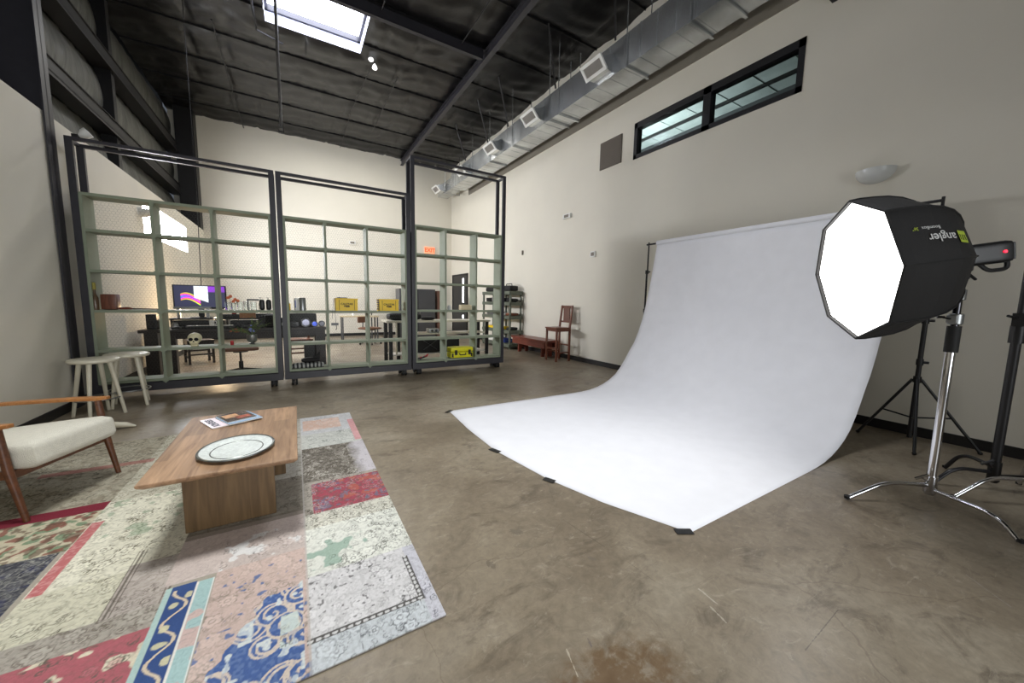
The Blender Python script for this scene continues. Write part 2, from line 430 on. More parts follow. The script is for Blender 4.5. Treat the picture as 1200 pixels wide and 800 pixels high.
for p in me.polygons: p.use_smooth = True
o = bpy.data.objects.new('ceiling', me); C.objects.link(o); struct(o)
# roof deck above it
b = MB(); zz = 7.0
b.box(XL-.6, XR+.15, YF, YB, zz, zz+.05); struct(b.build('ceiling', m_blackst))
# purlins
for k in range(-9, 6):
    y = P0+k*PS
    if y > YB-.1: continue
    segs = [(XL-.6, XR)]
    for a in SKY:
        if a[2]-.04 < y < a[3]+.04: segs = [(XL-.6, a[0]-.02), (a[1]+.02, XR)]
    b = MB()
    for x0, x1 in segs: b.box(x0, x1, y-.006, y+.006, 6.41, 6.47)
    struct(b.build('purlin', m_blackst))
m_purl = m_blackst
b = MB().box(3.49, 3.59, YF, YB, 6.33, 6.342).box(3.49, 3.59, YF, YB, 6.17, 6.182).box(3.535, 3.545, YF, YB, 6.18, 6.335).box(3.535, 3.545, YF, YB, 6.34, 6.42)
struct(b.build('roof_beam', m_steel))
b = MB().box(XL-.5, 3.5, 7.15, 7.23, 6.20, 6.21).box(XL-.5, 3.5, 7.186, 7.194, 6.2, 6.42)
struct(b.build('roof_beam', m_steel))
b = MB()
for x, y0, y1 in ((1.5, 4.0, 7.1), (3.0, 2.4, 7.1), (-1.1, 9, 13.9), (2.2, 8.9, 12)): b.tube([(x, y0, 6.3), (x, y1, 6.3)], .012, 8)
b.tube([(1.62, 8.78, 6.3), (1.5, 11.2, 6.3), (1.5, 13.8, 6.3)], .01, 8)
b.tube([(-.45, 7.2, 6.3), (-.42, 8.85, 6.3), (.0, 9.0, 6.28)], .018, 8)
struct(b.build('conduit', m_blackst, smooth=True))

# skylights
m_well = mat('white skylight well', (225, 228, 245), .6)
def skylight(a, L, n):
    x0, x1, y0, y1 = a; z0, z1 = 6.44, 6.74
    b = MB()
    b.box(x0-.015, x0, y0-.015, y1+.015, z0, z1).box(x1, x1+.015, y0-.015, y1+.015, z0, z1)
    b.box(x0, x1, y0-.015, y0, z0, z1).box(x0, x1, y1, y1+.015, z0, z1)
    struct(b.build('window_%d' % n, m_well))
    f = MB(); w = .05
    f.box(x0, x1, y0, y0+w, z1-.11, z1-.01).box(x0, x1, y1-w, y1, z1-.11, z1-.01).box(x0, x0+w, y0, y1, z1-.11, z1-.01).box(x1-w, x1, y0, y1, z1-.11, z1-.01)
    struct(f.build('skylight_frame', m_steel))
    m = mat('daylight through acrylic', (236, 240, 255), .5, emit=L)
    me_ = bmesh.new(); d = MB()
    nx = 12; vs = []
    for i in range(nx+1):
        for j in range(nx+1):
            u, v = i/nx, j/nx
            vs.append(Vector((x0+(x1-x0)*u, y0+(y1-y0)*v, z1+.12*math.sin(PI*u)**.5*math.sin(PI*v)**.5)))
    d._add(vs, [(i*(nx+1)+j, i*(nx+1)+j+1, (i+1)*(nx+1)+j+1, (i+1)*(nx+1)+j) for i in range(nx) for j in range(nx)])
    struct(d.build('skylight_dome', m, smooth=True))
SKYL = (15, 3, 2)
for i, a in enumerate(SKY): skylight(a, SKYL[i], i+3)

# ------------------------------------------------------------------ right wall: high window, next room's roof seen through it
b = MB(); x = XR
fr = .07
b.box(x-.01, x+.12, WY0, WY1, WZ0, WZ0+fr).box(x-.01, x+.12, WY0, WY1, WZ1-fr-.03, WZ1)
b.box(x-.01, x+.12, WY0, WY0+fr, WZ0, WZ1).box(x-.01, x+.12, WY1-fr, WY1, WZ0, WZ1).box(x-.01, x+.12, 3.45, 3.57, WZ0, WZ1)
wf = struct(b.build('window_1', m_blackst))
m_glass = mat('window glass', (225, 235, 232), .02, trans=1); m_glass.node_tree.nodes['Principled BSDF'].inputs['IOR'].default_value = 1.1
struct(MB().box(x+.05, x+.056, WY0+fr, 3.45, WZ0+fr, WZ1-fr).build('window_pane', m_glass))
struct(MB().box(x+.05, x+.056, 3.57, WY1-fr, WZ0+fr, WZ1-fr).build('window_pane', m_glass))
m_nr = mat('next room white roof sheet', (176, 186, 184), .45, var=.15, vscale=3)
b = MB()
b.box(x+.16, x+3.3, -1, 9, 5.75, 5.8)
for y in np.arange(-.8, 9, .7): b.box(x+.16, x+3.3, y, y+.012, 5.735, 5.75)
struct(b.build('ceiling', m_nr))
b = MB()
for xx_ in (2.0,):
    b.box(x+xx_, x+xx_+.05, -1, 9, 5.28, 5.34).box(x+xx_, x+xx_+.05, -1, 9, 5.62, 5.66)
struct(b.build('roof_truss', m_blackst))
struct(MB().box(x+3.3, x+3.4, -1, 9, 0, 5.8).build('wall_neighbour', mat('next room wall', (70, 72, 74), .8)))
struct(MB().box(x+.15, x+3.4, -1.1, -1, 0, 5.8).box(x+.15, x+3.4, 9, 9.1, 0, 5.8).build('wall_neighbour', mat('next room end wall', (70, 72, 74), .8)))

# left wall window (blown out daylight)
m_win = mat('bright daylight window', (245, 248, 255), .5, emit=65)
struct(MB().box(XL-.09, XL-.07, LY0, LY1, LZ0, LZ1).build('window_2', m_win))
struct(MB().box(XL-.07, XL-.03, 9.32, 9.37, LZ0, LZ1).box(XL-.07, XL-.03, 10.6, 10.65, LZ0, LZ1).build('window_mullion', m_white))

# far door in the right wall
dr = MB().box(XR-.03, XR+.01, 12.35, 13.7, 0, 2.26).build('door_1', m_blacks); struct(dr)
b = MB().box(XR-.045, XR-.005, 12.29, 12.35, 0, 2.32).box(XR-.045, XR-.005, 13.7, 13.76, 0, 2.32).box(XR-.045, XR-.005, 12.29, 13.76, 2.26, 2.32)
struct(b.build('door_frame', m_blackst))
m_slit = mat('daylight in door light', (250, 252, 255), .4, emit=4)
MB().box(XR-.034, XR-.029, 12.62, 12.74, 1.25, 2.15).build('vision_panel', m_slit, dr)
MB().tube([(XR-.035, 12.68, .72), (XR-.03, 12.68, .72)], .07, 16).build('round_light', m_slit, dr)
MB().tube([(XR-.09, 12.5, 1.0), (XR-.09, 12.62, 1.0)], .012, 8).tube([(XR-.09, 12.5, 1.0), (XR-.03, 12.5, 1.0)], .012, 8).build('door_handle', m_chrome, dr)
struct(MB().box(XR-.03, XR, YF, 12.25, 5.05, 5.62).build('trim_8', m_band))

# wall fixtures
def vent():
    t = thing('wall_vent', 'square brown return air grille beside the high window', 'vent', (XR, 5.45, 4.26))
    MB().box(XR-.02, XR, 5.17, 5.73, 4.0, 4.52).build('vent_frame', mat('brown grille', (92, 84, 74), .6), t)
    b = MB()
    for k in range(16): b.box(XR-.026, XR-.018, 5.2, 5.7, 4.03+k*.03, 4.045+k*.03)
    b.build('louvers', mat('brown slats', (104, 95, 84), .6), t)
vent()
m_sc = mat('frosted glass shade', (206, 208, 206), .25)
def sconce(name, label, c, nx, r):
    t = thing(name, label, 'wall lamp', c)
    b = MB(); n = 12; prof = []
    M = Matrix.Rotation(0 if nx > 0 else PI, 4, 'Z')
    # quarter-sphere bowl open at the top
    outer = [(r*math.cos(i*PI/2/n)*1.0, -r*.85*math.sin(i*PI/2/n)) for i in range(n+1)]
    inner = [(q*.94, z*.94+.0) for q, z in outer][::-1]
    b.lathe(outer+inner, c, 20, M, -PI/2, PI/2)
    b.build('bowl_shade', m_sc, t, smooth=True)
    MB().box(c[0]+(-.012 if nx > 0 else 0), c[0]+(0 if nx > 0 else .012), c[1]-r*.5, c[1]+r*.5, c[2]-.1, c[2]+.02).build('back_plate', m_whitemet, t)
sconce('wall_sconce', 'white half bowl wall uplight above the softbox', (XR-.012, 1.5, 2.79), -1, .165)
sconce('wall_sconce', 'half bowl uplight beside the bright left window', (XL+.012, 8.7, 2.75), 1, .16)
def wallbox(loc, sz, label, cat='box', m=m_whitemet, name='wall_device'):
    t = thing(name, label, cat, loc); x, y, z = loc; a, b_, c = sz
    MB().box(x-a/2, x+a/2, y-b_/2, y+b_/2, z-c/2, z+c/2).build('housing', m, t, bevel=.004)
    if a < b_: MB().box(x-a/2-.006 if x > 0 else x+a/2, x-a/2 if x > 0 else x+a/2+.006, y-b_*.3, y+b_*.3, z-c*.3, z+c*.3).build('faceplate', m_spk, t)
    else: MB().box(x-a*.3, x+a*.3, y-b_/2-.006, y-b_/2, z-c*.3, z+c*.3).build('faceplate', m_spk, t)
wallbox((XR-.03, 6.7, 3.28), (.06, .26, .1), 'small white emergency light high on wall left of backdrop', 'light')
wallbox((XR-.02, 5.82, 2.34), (.03, .14, .12), 'small grey wall plate just left of the backdrop top', 'wall plate')
wallbox((XR-.02, 8.6, 2.66), (.03, .05, .12), 'narrow wall plate above the equipment rack', 'wall plate', m_spk)
wallbox((XR-.05, 2.0, 4.86), (.1, .12, .12), 'small dark fixture at the top edge of the photo', 'fixture', m_blackst)
wallbox((1.8, YB-.03, 3.25), (.22, .06, .1), 'small twin emergency light on the back wall', 'light')
# exit sign
t = thing('exit_sign', 'orange lettered exit sign on the back wall', 'sign', (4.56, YB-.03, 3.23))
MB().box(4.36, 4.76, YB-.06, YB, 3.1, 3.36).build('sign_box', mat('exit sign face', (250, 170, 130), .5, emit=.5), t, bevel=.01)
text('lettering', 'EXIT', .2, mat('exit letters', (240, 80, 40), .5, emit=.9), Matrix.Translation((4.56, YB-.064, 3.225)) @ Matrix.Rotation(PI/2, 4, 'X'), t, bold=.006)

# ------------------------------------------------------------------ duct run
dt = thing('air_duct', 'galvanised square air duct running along the right wall', 'duct', (4.97, 4, 5.1))
DX0, DX1, DZ0, DZ1 = 4.72, 5.22, 5.1, 5.6
yj = [-3.9, -2.4, -1.0, .4, 1.7, 2.95, 4.2, 5.45, 6.7, 7.95, 9.2, 10.45, 11.9]
b = MB().box(DX0, DX1, -3.9, 12.0, DZ0, DZ1)
for y in np.arange(-3.6, 11.9, .3125):     # cross-break stiffening
    pass
b.build('duct_body', m_galv, dt)
e = .006
for y in yj:
    b = MB()
    b.box(DX0-e, DX1+e, y-.009, y+.009, DZ0-e, DZ0).box(DX0-e, DX1+e, y-.012, y+.012, DZ1, DZ1+e).box(DX0-e, DX0, y-.012, y+.012, DZ0, DZ1).box(DX1, DX1+e, y-.012, y+.012, DZ0, DZ1)
    b.build('joint_flange', m_galv, dt)
for k, y in enumerate(np.arange(-3.6, 11.9, .3125)):
    if min(abs(y-q) for q in yj) > .08: MB().box(DX0-.004, DX0, y-.008, y+.008, DZ0, DZ1).box(DX0, DX1, y-.006, y+.006, DZ0-.004, DZ0+.001).build('stiffening_rib', m_galv, dt)
# reducing end section
b = MB()
x0, x1, z0, z1 = 4.78, 5.16, 5.16, 5.52
vs = [(DX0,12.0,DZ0),(DX1,12.0,DZ0),(DX1,12.0,DZ1),(DX0,12.0,DZ1),(x0,12.3,z0),(x1,12.3,z0),(x1,12.3,z1),(x0,12.3,z1)]
b._add([Vector(v) for v in vs], [(0,1,5,4),(1,2,6,5),(2,3,7,6),(3,0,4,7),(0,3,2,1),(4,5,6,7)])
b.box(x0, x1, 12.3, 13.55, z0, z1)
b.build('end_section', m_galv, dt)
m_grille = mat('register grille', (150, 146, 140), .5)
def register(y, label, first):
    # a boot leaving the side of the duct with a grille turned down to the room
    t = thing('air_register', label, 'vent', (4.6, y, 5.25), 0, 'white air registers along the duct')
    w = .215; a = Vector((4.41, 0, 5.31)); c = Vector((4.535, 0, 5.17))     # face top and bottom
    b = MB(); f = [Vector((p.x, y+s*w, p.z)) for p in (a, c) for s in (-1, 1)]
    g = [Vector((DX0-.001, y+s*w*.85, z)) for z in (5.45, 5.16) for s in (-1, 1)]
    b._add(f+g, [(0,1,5,4),(2,6,7,3),(0,4,6,2),(1,3,7,5),(4,5,7,6)])
    b.build('duct_boot', m_galv, t)
    nrm = Vector((-(a-c).z, 0, (a-c).x)).normalized()
    if nrm.x > 0: nrm = -nrm
    b = MB(); u = (c-a).normalized()
    Mx = Matrix(((u.x, 0, nrm.x, a.x), (0, 1, 0, y), (u.z, 0, nrm.z, a.z), (0,0,0,1)))
    L = (c-a).length
    b.box(-.03, .02, -w-.03, w+.03, -.01, .02, Mx).box(L-.02, L+.03, -w-.03, w+.03, -.01, .02, Mx).box(.02, L-.02, -w-.03, -w+.02, -.01, .02, Mx).box(.02, L-.02, w-.02, w+.03, -.01, .02, Mx)
    b.build('register_frame', m_whitemet, t)
    b = MB().box(.02, L-.02, -w+.02, w-.02, -.01, 0, Mx)
    for k in range(9): q = .03+k*(L-.06)/8; b.box(q-.004, q+.004, -w+.02, w-.02, 0, .014, Mx)
    for k in range(8): q = -w+.06+k*(2*w-.12)/7; b.box(.02, L-.02, q-.003, q+.003, 0, .012, Mx)
    b.build('grille', m_grille, t)
for i, (y, l) in enumerate(((4.95, 'largest of the white registers on the duct, nearest the camera'), (6.9, 'second nearest white register on the duct'), (8.75, 'third white register along the duct from the camera'), (10.7, 'white register on the duct just above the shelving frame top'), (12.9, 'smallest white register at the far end of the duct'))):
    register(y, l, i == 0)
k = 0
for y in (1.6, 2.9, 3.35, 4.45, 6.2, 6.5, 8.0, 9.2, 10.3, 12.6):
    b = MB().tube([(4.70, y, DZ0-.02), (4.70, y, 6.4)], .009, 6).tube([(5.24, y, DZ0-.02), (5.24, y, 6.4)], .009, 6)
    b.box(4.69, 5.25, y-.02, y+.02, DZ0-.035, DZ0-.013)
    t = b.build('duct_hanger', m_galv); tag(t, 'thin galvanised rod hanger holding the air duct', 'hanger', 'rod hangers holding the duct')
for i, (y0, y1) in enumerate(((4.3, 5.3), (5.9, 6.9), (7.8, 8.8), (8.9, 9.9), (10.4, 11.4))):
    t = MB().bar((4.2, y0, 6.40), (4.70, y1-.6, 5.61), .03, .03).build('sway_brace', m_blackst)
    tag(t, 'black flat sway brace slanting from the ceiling down to the duct', 'brace', 'sway braces above the duct')

# pipe drop and lamp heads under the ceiling
t = thing('pipe_drop', 'grey vertical pipe hanging from the ceiling across the skylight', 'pipe', (-.08, 7.47, 6.4))
MB().tube([(-.08, 7.47, 6.5), (-.08, 7.47, 4.10)], .023, 12).build('pipe', mat('weathered grey pipe', (95, 93, 90), .5, var=.2, vscale=14), t, smooth=True)
MB().box(-.12, -.04, 7.44, 7.50, 4.03, 4.05).box(-.12, -.112, 7.44, 7.50, 4.03, 4.18).box(-.048, -.04, 7.44, 7.50, 4.03, 4.18).build('bracket', m_blackst, t)
t = thing('flood_lamp', 'white twin head flood lamp under the ceiling by skylight', 'lamp', (1.64, 8.75, 6.3))
MB().tube([(1.64, 8.75, 6.46), (1.64, 8.75, 6.34)], .02, 8).build('mount', m_blackst, t)
MB().lathe([(.014, .08), (.036, .05), (.055, 0), (.045, -.022), (0, -.026)], (1.60, 8.72, 6.38), 14).build('lamp_head', mat('lit lamp head', (250, 250, 248), .4, emit=1.5), t, smooth=True)
MB().lathe([(.014, .08), (.036, .05), (.055, 0), (.045, -.022), (0, -.026)], (1.68, 8.76, 6.26), 14).build('lamp_head', bpy.data.materials['lit lamp head'], t, smooth=True)

# ------------------------------------------------------------------ partition shelving on casters
PF, PB = 6.2, 6.50
def hexmesh(x0, x1, z0, z1, y, parent):
    s = .020; w = .0006; vs = []; fs = []
    def wire(a, b_):
        d = np.array([b_[0]-a[0], b_[1]-a[1]]); d /= np.hypot(*d); n_ = np.array([-d[1], d[0]])*w
        k = len(vs)
        for p in (a, b_):
            vs.extend([(p[0]+n_[0], y, p[1]+n_[1]), (p[0]-n_[0], y, p[1]-n_[1]), (p[0], y+1.7*w, p[1])])
        fs.extend([(k, k+3, k+4, k+1), (k+1, k+4, k+5, k+2), (k+2, k+5, k+3, k)])
    hx = s*math.sqrt(3); nx_ = int((x1-x0)/hx); nz = int((z1-z0)/(1.5*s))
    for j in range(nz):
        for i in range(nx_):
            cx_ = x0+(i+.5+(j % 2)*.5)*hx; cz_ = z0+(j+.5)*1.5*s
            if cx_+hx/2 > x1: continue
            P = [(cx_+s*math.sin(k*PI/3), cz_+s*math.cos(k*PI/3)) for k in range(6)]
            wire(P[0], P[1]); wire(P[5], P[0]); wire(P[1], P[2])
    me = bpy.data.meshes.new('wire_mesh'); me.from_pydata(vs, [], fs); me.materials.append(m_wire)
    o = bpy.data.objects.new('wire_mesh', me); C.objects.link(o); o.parent = parent
    o.location = -Vector(parent.location)
def partition(x0, x1, top, levels, divs, label, wire):
    t = thing('shelving_partition', label, 'shelving', ((x0+x1)/2, PF, 0), 0, 'rolling steel shelving partitions')
    pw = .062; rw = .036; pd = .042
    for x, y in ((x0, PF), (x1-pw, PF), (x0, PB-pd), (x1-pw, PB-pd)):
        MB().box(x, x+pw, y, y+pd, .1, top-rw).build('post', m_steel, t)
    b = MB().box(x0, x1, PF, PF+pd, top-rw, top).box(x0, x1, PB-pd, PB, top-rw, top).box(x0, x0+rw, PF+pd, PB-pd, top-rw, top).box(x1-rw, x1, PF+pd, PB-pd, top-rw, top)
    b.build('top_frame', m_steel, t)
    b = MB().box(x0+pw, x1-pw, PF, PF+pd, .1, .2).box(x0+pw, x1-pw, PB-pd, PB, .1, .2).box(x0, x0+pw, PF+pd, PB-pd, .1, .2).box(x1-pw, x1, PF+pd, PB-pd, .1, .2)
    b.build('bottom_frame', m_steel, t)
    th = .034
    for z in levels:
        MB().box(x0+pw, x1-pw, PF+.012, PB-.012, z-th, z).build('shelf', m_green, t)
    allx = [x0+pw+.014]+list(divs)+[x1-pw-.014]
    for x in allx:
        b = MB().box(x-.014, x+.014, PF+.008, PB-.012, levels[0], levels[-1]-th+.001)
        for z in levels[:-1]:
            if x in divs:
                Mx = Matrix.Translation((x, 0, z-th/2)) @ Matrix.Rotation(PI/4, 4, 'Y')
                b.box(-.032, .032, PF-.001, PF+.02, -.032, .032, Mx)
        if x in divs: b.bar((x, PF+.02, levels[-1]-.05), (x, PB-.06, levels[-1]-.05), .045, .03)
        b.build('divider', m_green, t)
    for x in (x0+.12, x1-.12):
        for y in (PF+.05, PB-.05):
            c = MB().box(x-.035, x+.035, y-.04, y+.04, .092, .1).box(x-.008, x+.008, y-.03, y+.03, .03, .092).build('caster', m_blackst, t)
            MB().tube([(x-.038, y, .05), (x-.012, y, .05)], .049, 18).tube([(x+.012, y, .05), (x+.038, y, .05)], .049, 18).build('wheel', m_rubber, c, smooth=True)
    if wire: hexmesh(x0+pw, x1-pw, .25, levels[-1]-.04, PB-.006, t)
    return t
lv = [.245, .635, 1.115, 1.59, 2.055, 2.46]
partition(-2.13, -.185, 3.05, lv, (-1.465, -.895), 'left rolling dark steel and sage green shelving frame', True)
partition(-.165, 1.70, 3.05, lv, (.43, 1.02), 'middle rolling shelving frame between its two neighbours, holding two yellow crates', True)
partition(1.72, 3.53, 3.66, [.245, .64, 1.135, 1.615, 2.10, 2.57], (2.33, 2.93), 'tallest rolling shelving frame, on the right', False)

# ------------------------------------------------------------------ things on the partition shelves
YM = 6.33
t = thing('clamp_lamp', 'small white clamp lamp on top of left frame post', 'lamp', (-2.05, 6.3, 3.05))
MB().lathe([(.015, .0), (.05, .05), (.055, .1), (.0, .105)], (0,0,0), 14, Matrix.Translation((-2.04, 6.30, 3.09)) @ Matrix.Rotation(.9, 4, 'Y')).build('lamp_shade', m_whitemet, t, smooth=True)
MB().box(-2.09, -2.04, 6.26, 6.34, 3.05, 3.1).build('clamp', m_blackst, t)
# wooden block vase and small thing with the wooden paddle
z = lv[2]+.001
t = tag(MB().cushion(-2.0, -1.86, YM-.07, YM+.07, z, z+.19, r=.015, puff=.0, n=4).build('wooden_box', m_chairw, smooth=True), 'reddish brown wooden box at left end of the shelf', 'box')
t = thing('painted_bottle', 'dull yellow capped bottle beside the wooden box', 'bottle', (-2.035, YM-.05, z))
MB().lathe([(.028, 0), (.03, .02), (.03, .14), (.014, .19), (.012, .24), (0, .24)], (-2.035, YM-.08, z), 14).build('bottle_body', mat('brown glass', (90, 70, 50), .2), t, smooth=True)
MB().lathe([(.018, .24), (.018, .32), (0, .325)], (-2.035, YM-.08, z), 12).build('bottle_cap', mat('mustard cap', (150, 140, 50), .5), t, smooth=True)
t = thing('wooden_paddle', 'long thin dark stick with a red brown handle lying on the shelf', 'stick', (-1.6, YM, z))
MB().tube([(-1.86, YM, z+.016), (-1.78, YM, z+.018), (-1.74, YM, z+.012)], [.012, .016, .008], 10).build('handle', m_redwood, t, smooth=True)
MB().tube([(-1.74, YM, z+.012), (-1.505, YM, z+.01)], [.008, .006], 8).build('rod', m_darkw, t, smooth=True)
# skull
def skull(cx_, cy_, z):
    t = thing('skull', 'cream model skull with dark eye sockets on shelf', 'skull', (cx_, cy_, z))
    b = MB(); b.sphere((cx_, cy_+.02, z+.108), .075, 24, (1, 1.2, .95)).build('cranium', m_skull, t, smooth=True)
    MB().cushion(cx_-.047, cx_+.047, cy_-.07, cy_+.02, z+.034, z+.11, r=.02, puff=0, n=5).build('face_bones', m_skull, t, smooth=True)
    MB().cushion(cx_-.038, cx_+.038, cy_-.068, cy_+.03, z+.0, z+.032, r=.012, puff=0, n=5).build('jaw', m_skull, t, smooth=True)
    for s in (-1, 1): MB().sphere((cx_+s*.027, cy_-.066, z+.096), .024, 14, (1, .5, .95)).build('eye_socket', m_dark, t, smooth=True)
    MB()._add([Vector(v) for v in ((cx_-.011, cy_-.0725, z+.06), (cx_+.011, cy_-.0725, z+.06), (cx_, cy_-.0725, z+.085), (cx_, cy_-.065, z+.07))], [(0,1,2),(0,1,3),(1,2,3),(0,2,3)]).build('nose_cavity', m_dark, t)
    b = MB()
    for k in range(8): b.box(cx_-.03+k*.0078, cx_-.03+k*.0078+.006, cy_-.074, cy_-.066, z+.026, z+.044)
    b.build('teeth', mat('teeth', (200, 190, 150), .4), t)
    MB().box(cx_-.034, cx_+.034, cy_-.0705, cy_-.06, z+.031, z+.035).build('mouth_gap', m_dark, t)
skull(-1.165, 6.28, lv[1]+.001)
# plant in pewter pot
z = lv[1]+.001
t = thing('potted_plant', 'leafy dried plant in a pewter cup on the shelf', 'plant', (-.545, YM, z))
MB().lathe([(.035, 0), (.04, .01), (.02, .02), (.052, .035), (.062, .05), (.064, .13), (.057, .13), (.055, .06), (0, .06)], (-.545, YM, z), 20).build('pot', m_pewter, t, smooth=True)
b = MB(); lf = MB()
rnd = random.Random(3)
for k in range(26):
    a = rnd.uniform(0, 2*PI); rr = rnd.uniform(.06, .2)+(.12 if k % 2 else 0); h = rnd.uniform(.12, .25)
    p1 = Vector((-.545+max(-.25, min(.25, rr*math.cos(a))), YM+rr*math.sin(a)*.35, z+.13+h*(1 if math.cos(a) > 0 else .45)))
    p0 = Vector((-.545, YM, z+.11)); pm = (p0+p1)/2+Vector((0, 0, .04))
    b.tube([p0, pm, p1], .0018, 4)
    for q in range(9):
        s = .4+.6*q/8; c = p0*(1-s)**2+pm*2*s*(1-s)+p1*s*s
        d = Vector((rnd.uniform(-1,1), rnd.uniform(-1,1), rnd.uniform(-.3,1))).normalized()*rnd.uniform(.015,.03)
        w = d.cross(Vector((0,1,.3))).normalized()*.007
        lf._add([c, c+d*.5+w, c+d, c+d*.5-w], [(0,1,2,3)])
b.build('stems', m_leaf, t); lf.build('leaves', m_leaf, t)
b = MB()
for k in range(9): b.sphere((-.545+rnd.uniform(-.05, .03), YM+rnd.uniform(-.05, 0), z+.17+rnd.uniform(0, .1)), .013, 6)
b.build('blue_flowers', mat('pale blue petals', (120, 130, 190), .7), t, smooth=True)
b = MB()
for k in range(12): b.sphere((-.545+rnd.uniform(-.25, -.08), YM+rnd.uniform(-.05, .05), z+.17+rnd.uniform(0, .05)), .012, 6, (1.6, 1, .8))
b.build('dried_flowers', mat('dried orange petals', (150, 92, 62), .8), t, smooth=True)
t = tag(MB().lathe([(.018, 0), (.02, .01), (.02, .055), (.015, .06), (0, .06)], (-.77, YM-.05, lv[1]+.001), 14).build('red_jar', m_red, smooth=True), 'tiny red jar on the shelf left of the plant', 'jar')
# glassware on the left frame
m_clear = mat('clear glass', (235, 240, 240), .03, trans=1); m_clear.node_tree.nodes['Principled BSDF'].inputs['IOR'].default_value = 1.3
z = lv[2]+.001
def glass(x, r, h, label, yy=YM):
    o = MB().lathe([(r*.8, 0), (r, .01), (r, h), (r-.003, h), (r-.003, .008), (0, .008)], (x, yy, z), 20).build('drinking_glass', m_clear, smooth=True)
    return tag(o, label, 'glass', 'clear glasses on the left frame shelf')
for x, r, h, l in ((-.80, .03, .11, 'first clear glass after the green divider'), (-.735, .03, .10, 'clear glass showing orange flowers through it'), (-.66, .034, .12, 'clear glass left of the widest pair'), (-.585, .036, .125, 'wide clear tumbler under the black bar end'), (-.505, .036, .125, 'wide clear tumbler touching the black speaker row')):
    glass(x, r, h, l)
m_orange = mat('orange petals', (235, 130, 90), .6)
t = thing('orange_flowers', 'small bunch of orange flowers behind the glasses', 'flowers', (-.74, YM+.07, z))
b = MB()
for x, zz_ in ((-.80, .17), (-.77, .19), (-.72, .15), (-.74, .12), (-.69, .13)): b.sphere((x, YM+.07, z+zz_), .022, 8)
b.build('blossoms', m_orange, t, smooth=True)
MB().tube([(-.75, YM+.07, z), (-.78, YM+.07, z+.16)], .003, 5).tube([(-.74, YM+.07, z), (-.7, YM+.07, z+.12)], .003, 5).build('stalks', m_leaf, t)
for i, (x, l) in enumerate(((-.405, 'leftmost of the black oval speakers, joined to a bar'), (-.325, 'middle black oval speaker standing on the shelf'), (-.25, 'black oval speaker half behind the frame post'))):
    b = MB().cushion(x-.033, x+.033, YM-.03, YM+.03, z, z+.155, r=.03, puff=0, n=6)
    tag(b.build('desk_speaker', m_black, smooth=True), l, 'speaker', 'black oval speakers on the shelf')
tag(MB().box(-.58, -.44, YM+.02, YM+.06, z+.135, z+.158).box(-.58, -.565, YM+.02, YM+.06, z, z+.135).build('black_stand', m_black), 'black bar shaped stand leaning over the tumblers', 'stand')
# cans on the middle frame
t = thing('metal_can', 'tall silver metal can on the middle frame shelf', 'can', (.09, YM, z))
MB().lathe([(.045, 0), (.045, .185), (.042, .19), (0, .19)], (.10, YM, z), 24).build('can_body', m_pewter, t, smooth=True)
t = thing('metal_can', 'narrow white can with a blue stripe, left of the silver can', 'can', (.0, YM, z))
MB().lathe([(.032, 0), (.032, .18), (0, .182)], (.02, YM+.02, z), 20).build('can_body', m_whitemet, t, smooth=True)
MB().box(.0, .014, YM-.014, YM-.008, z+.04, z+.15).build('stripe', m_tealbin, t)
tag(MB().lathe([(.009, 0), (.009, .10), (0, .105)], (-.065, YM+.05, z), 10).build('marker_pen', m_yellow, smooth=True), 'small yellow marker standing beside the frame post', 'marker')
# yellow crates
def crate(x0, x1, label, red):
    t = thing('yellow_crate', label, 'crate', ((x0+x1)/2, YM, z), 0, 'yellow crates on the middle frame')
    y0, y1, h = YM-.10, YM+.12, .195; w = .01
    b = MB().box(x0, x1, y0, y0+w, z, z+h).box(x0, x1, y1-w, y1, z, z+h).box(x0, x0+w, y0+w, y1-w, z, z+h).box(x1-w, x1, y0+w, y1-w, z, z+h).box(x0+w, x1-w, y0+w, y1-w, z, z+w)
    b.box(x0-.006, x1+.006, y0-.006, y0, z+h-.02, z+h)
    b.build('crate_shell', m_yellow, t)
    for xq in (x0+.045, x1-.05): MB().box(xq, xq+.005, y0-.003, y0, z+.01, z+h-.025).build('panel_line', m_ink, t)
    Mx = Matrix.Translation(((x0+x1)/2, y0-.002, z+.105)) @ Matrix.Rotation(PI/2, 4, 'X')
    text('lettering', 'CALSTAR', .042, m_ink, Mx, t, bold=.001)
    text('lettering', 'BEER', .038, m_ink, Mx @ Matrix.Translation((0, -.036, 0)), t, bold=.002)
    if red:
        for k in range(5): MB().box(x0-.004, x0, y0+.02, y0+.19, z+.02+k*.035, z+.04+k*.035).build('side_slot', m_ink, t)
    else:
        MB().box(x0+.03, x0+.17, y0+.05, y0+.12, z+h-.002, z+h+.012).build('packed_item', m_darkw, t)
crate(.545, .86, 'yellow lettered crate, left of two, with strap hanging beside it', False)
crate(1.19, 1.50, 'yellow lettered crate, right of two on the middle frame', True)
# camera strap hanging from the shelf divider
t = thing('camera_strap', 'black strap with a small clamp hanging beside the yellow crate', 'strap', (.5, PF-.01, 1.3))
yy = PF+.006
MB().bar((.515, yy, 1.30), (.485, yy, .99), .012, .004).bar((.52, yy, 1.30), (.535, yy, .93), .012, .004).bar((.515, yy, 1.30), (.60, yy, 1.325), .010, .006).build('webbing', m_black, t)
MB().box(.47, .57, yy-.02, yy+.004, .89, .93).tube([(.54, yy-.005, .89), (.545, yy-.005, .84), (.53, yy-.005, .82)], .006, 6).build('buckle', m_blacks, t)
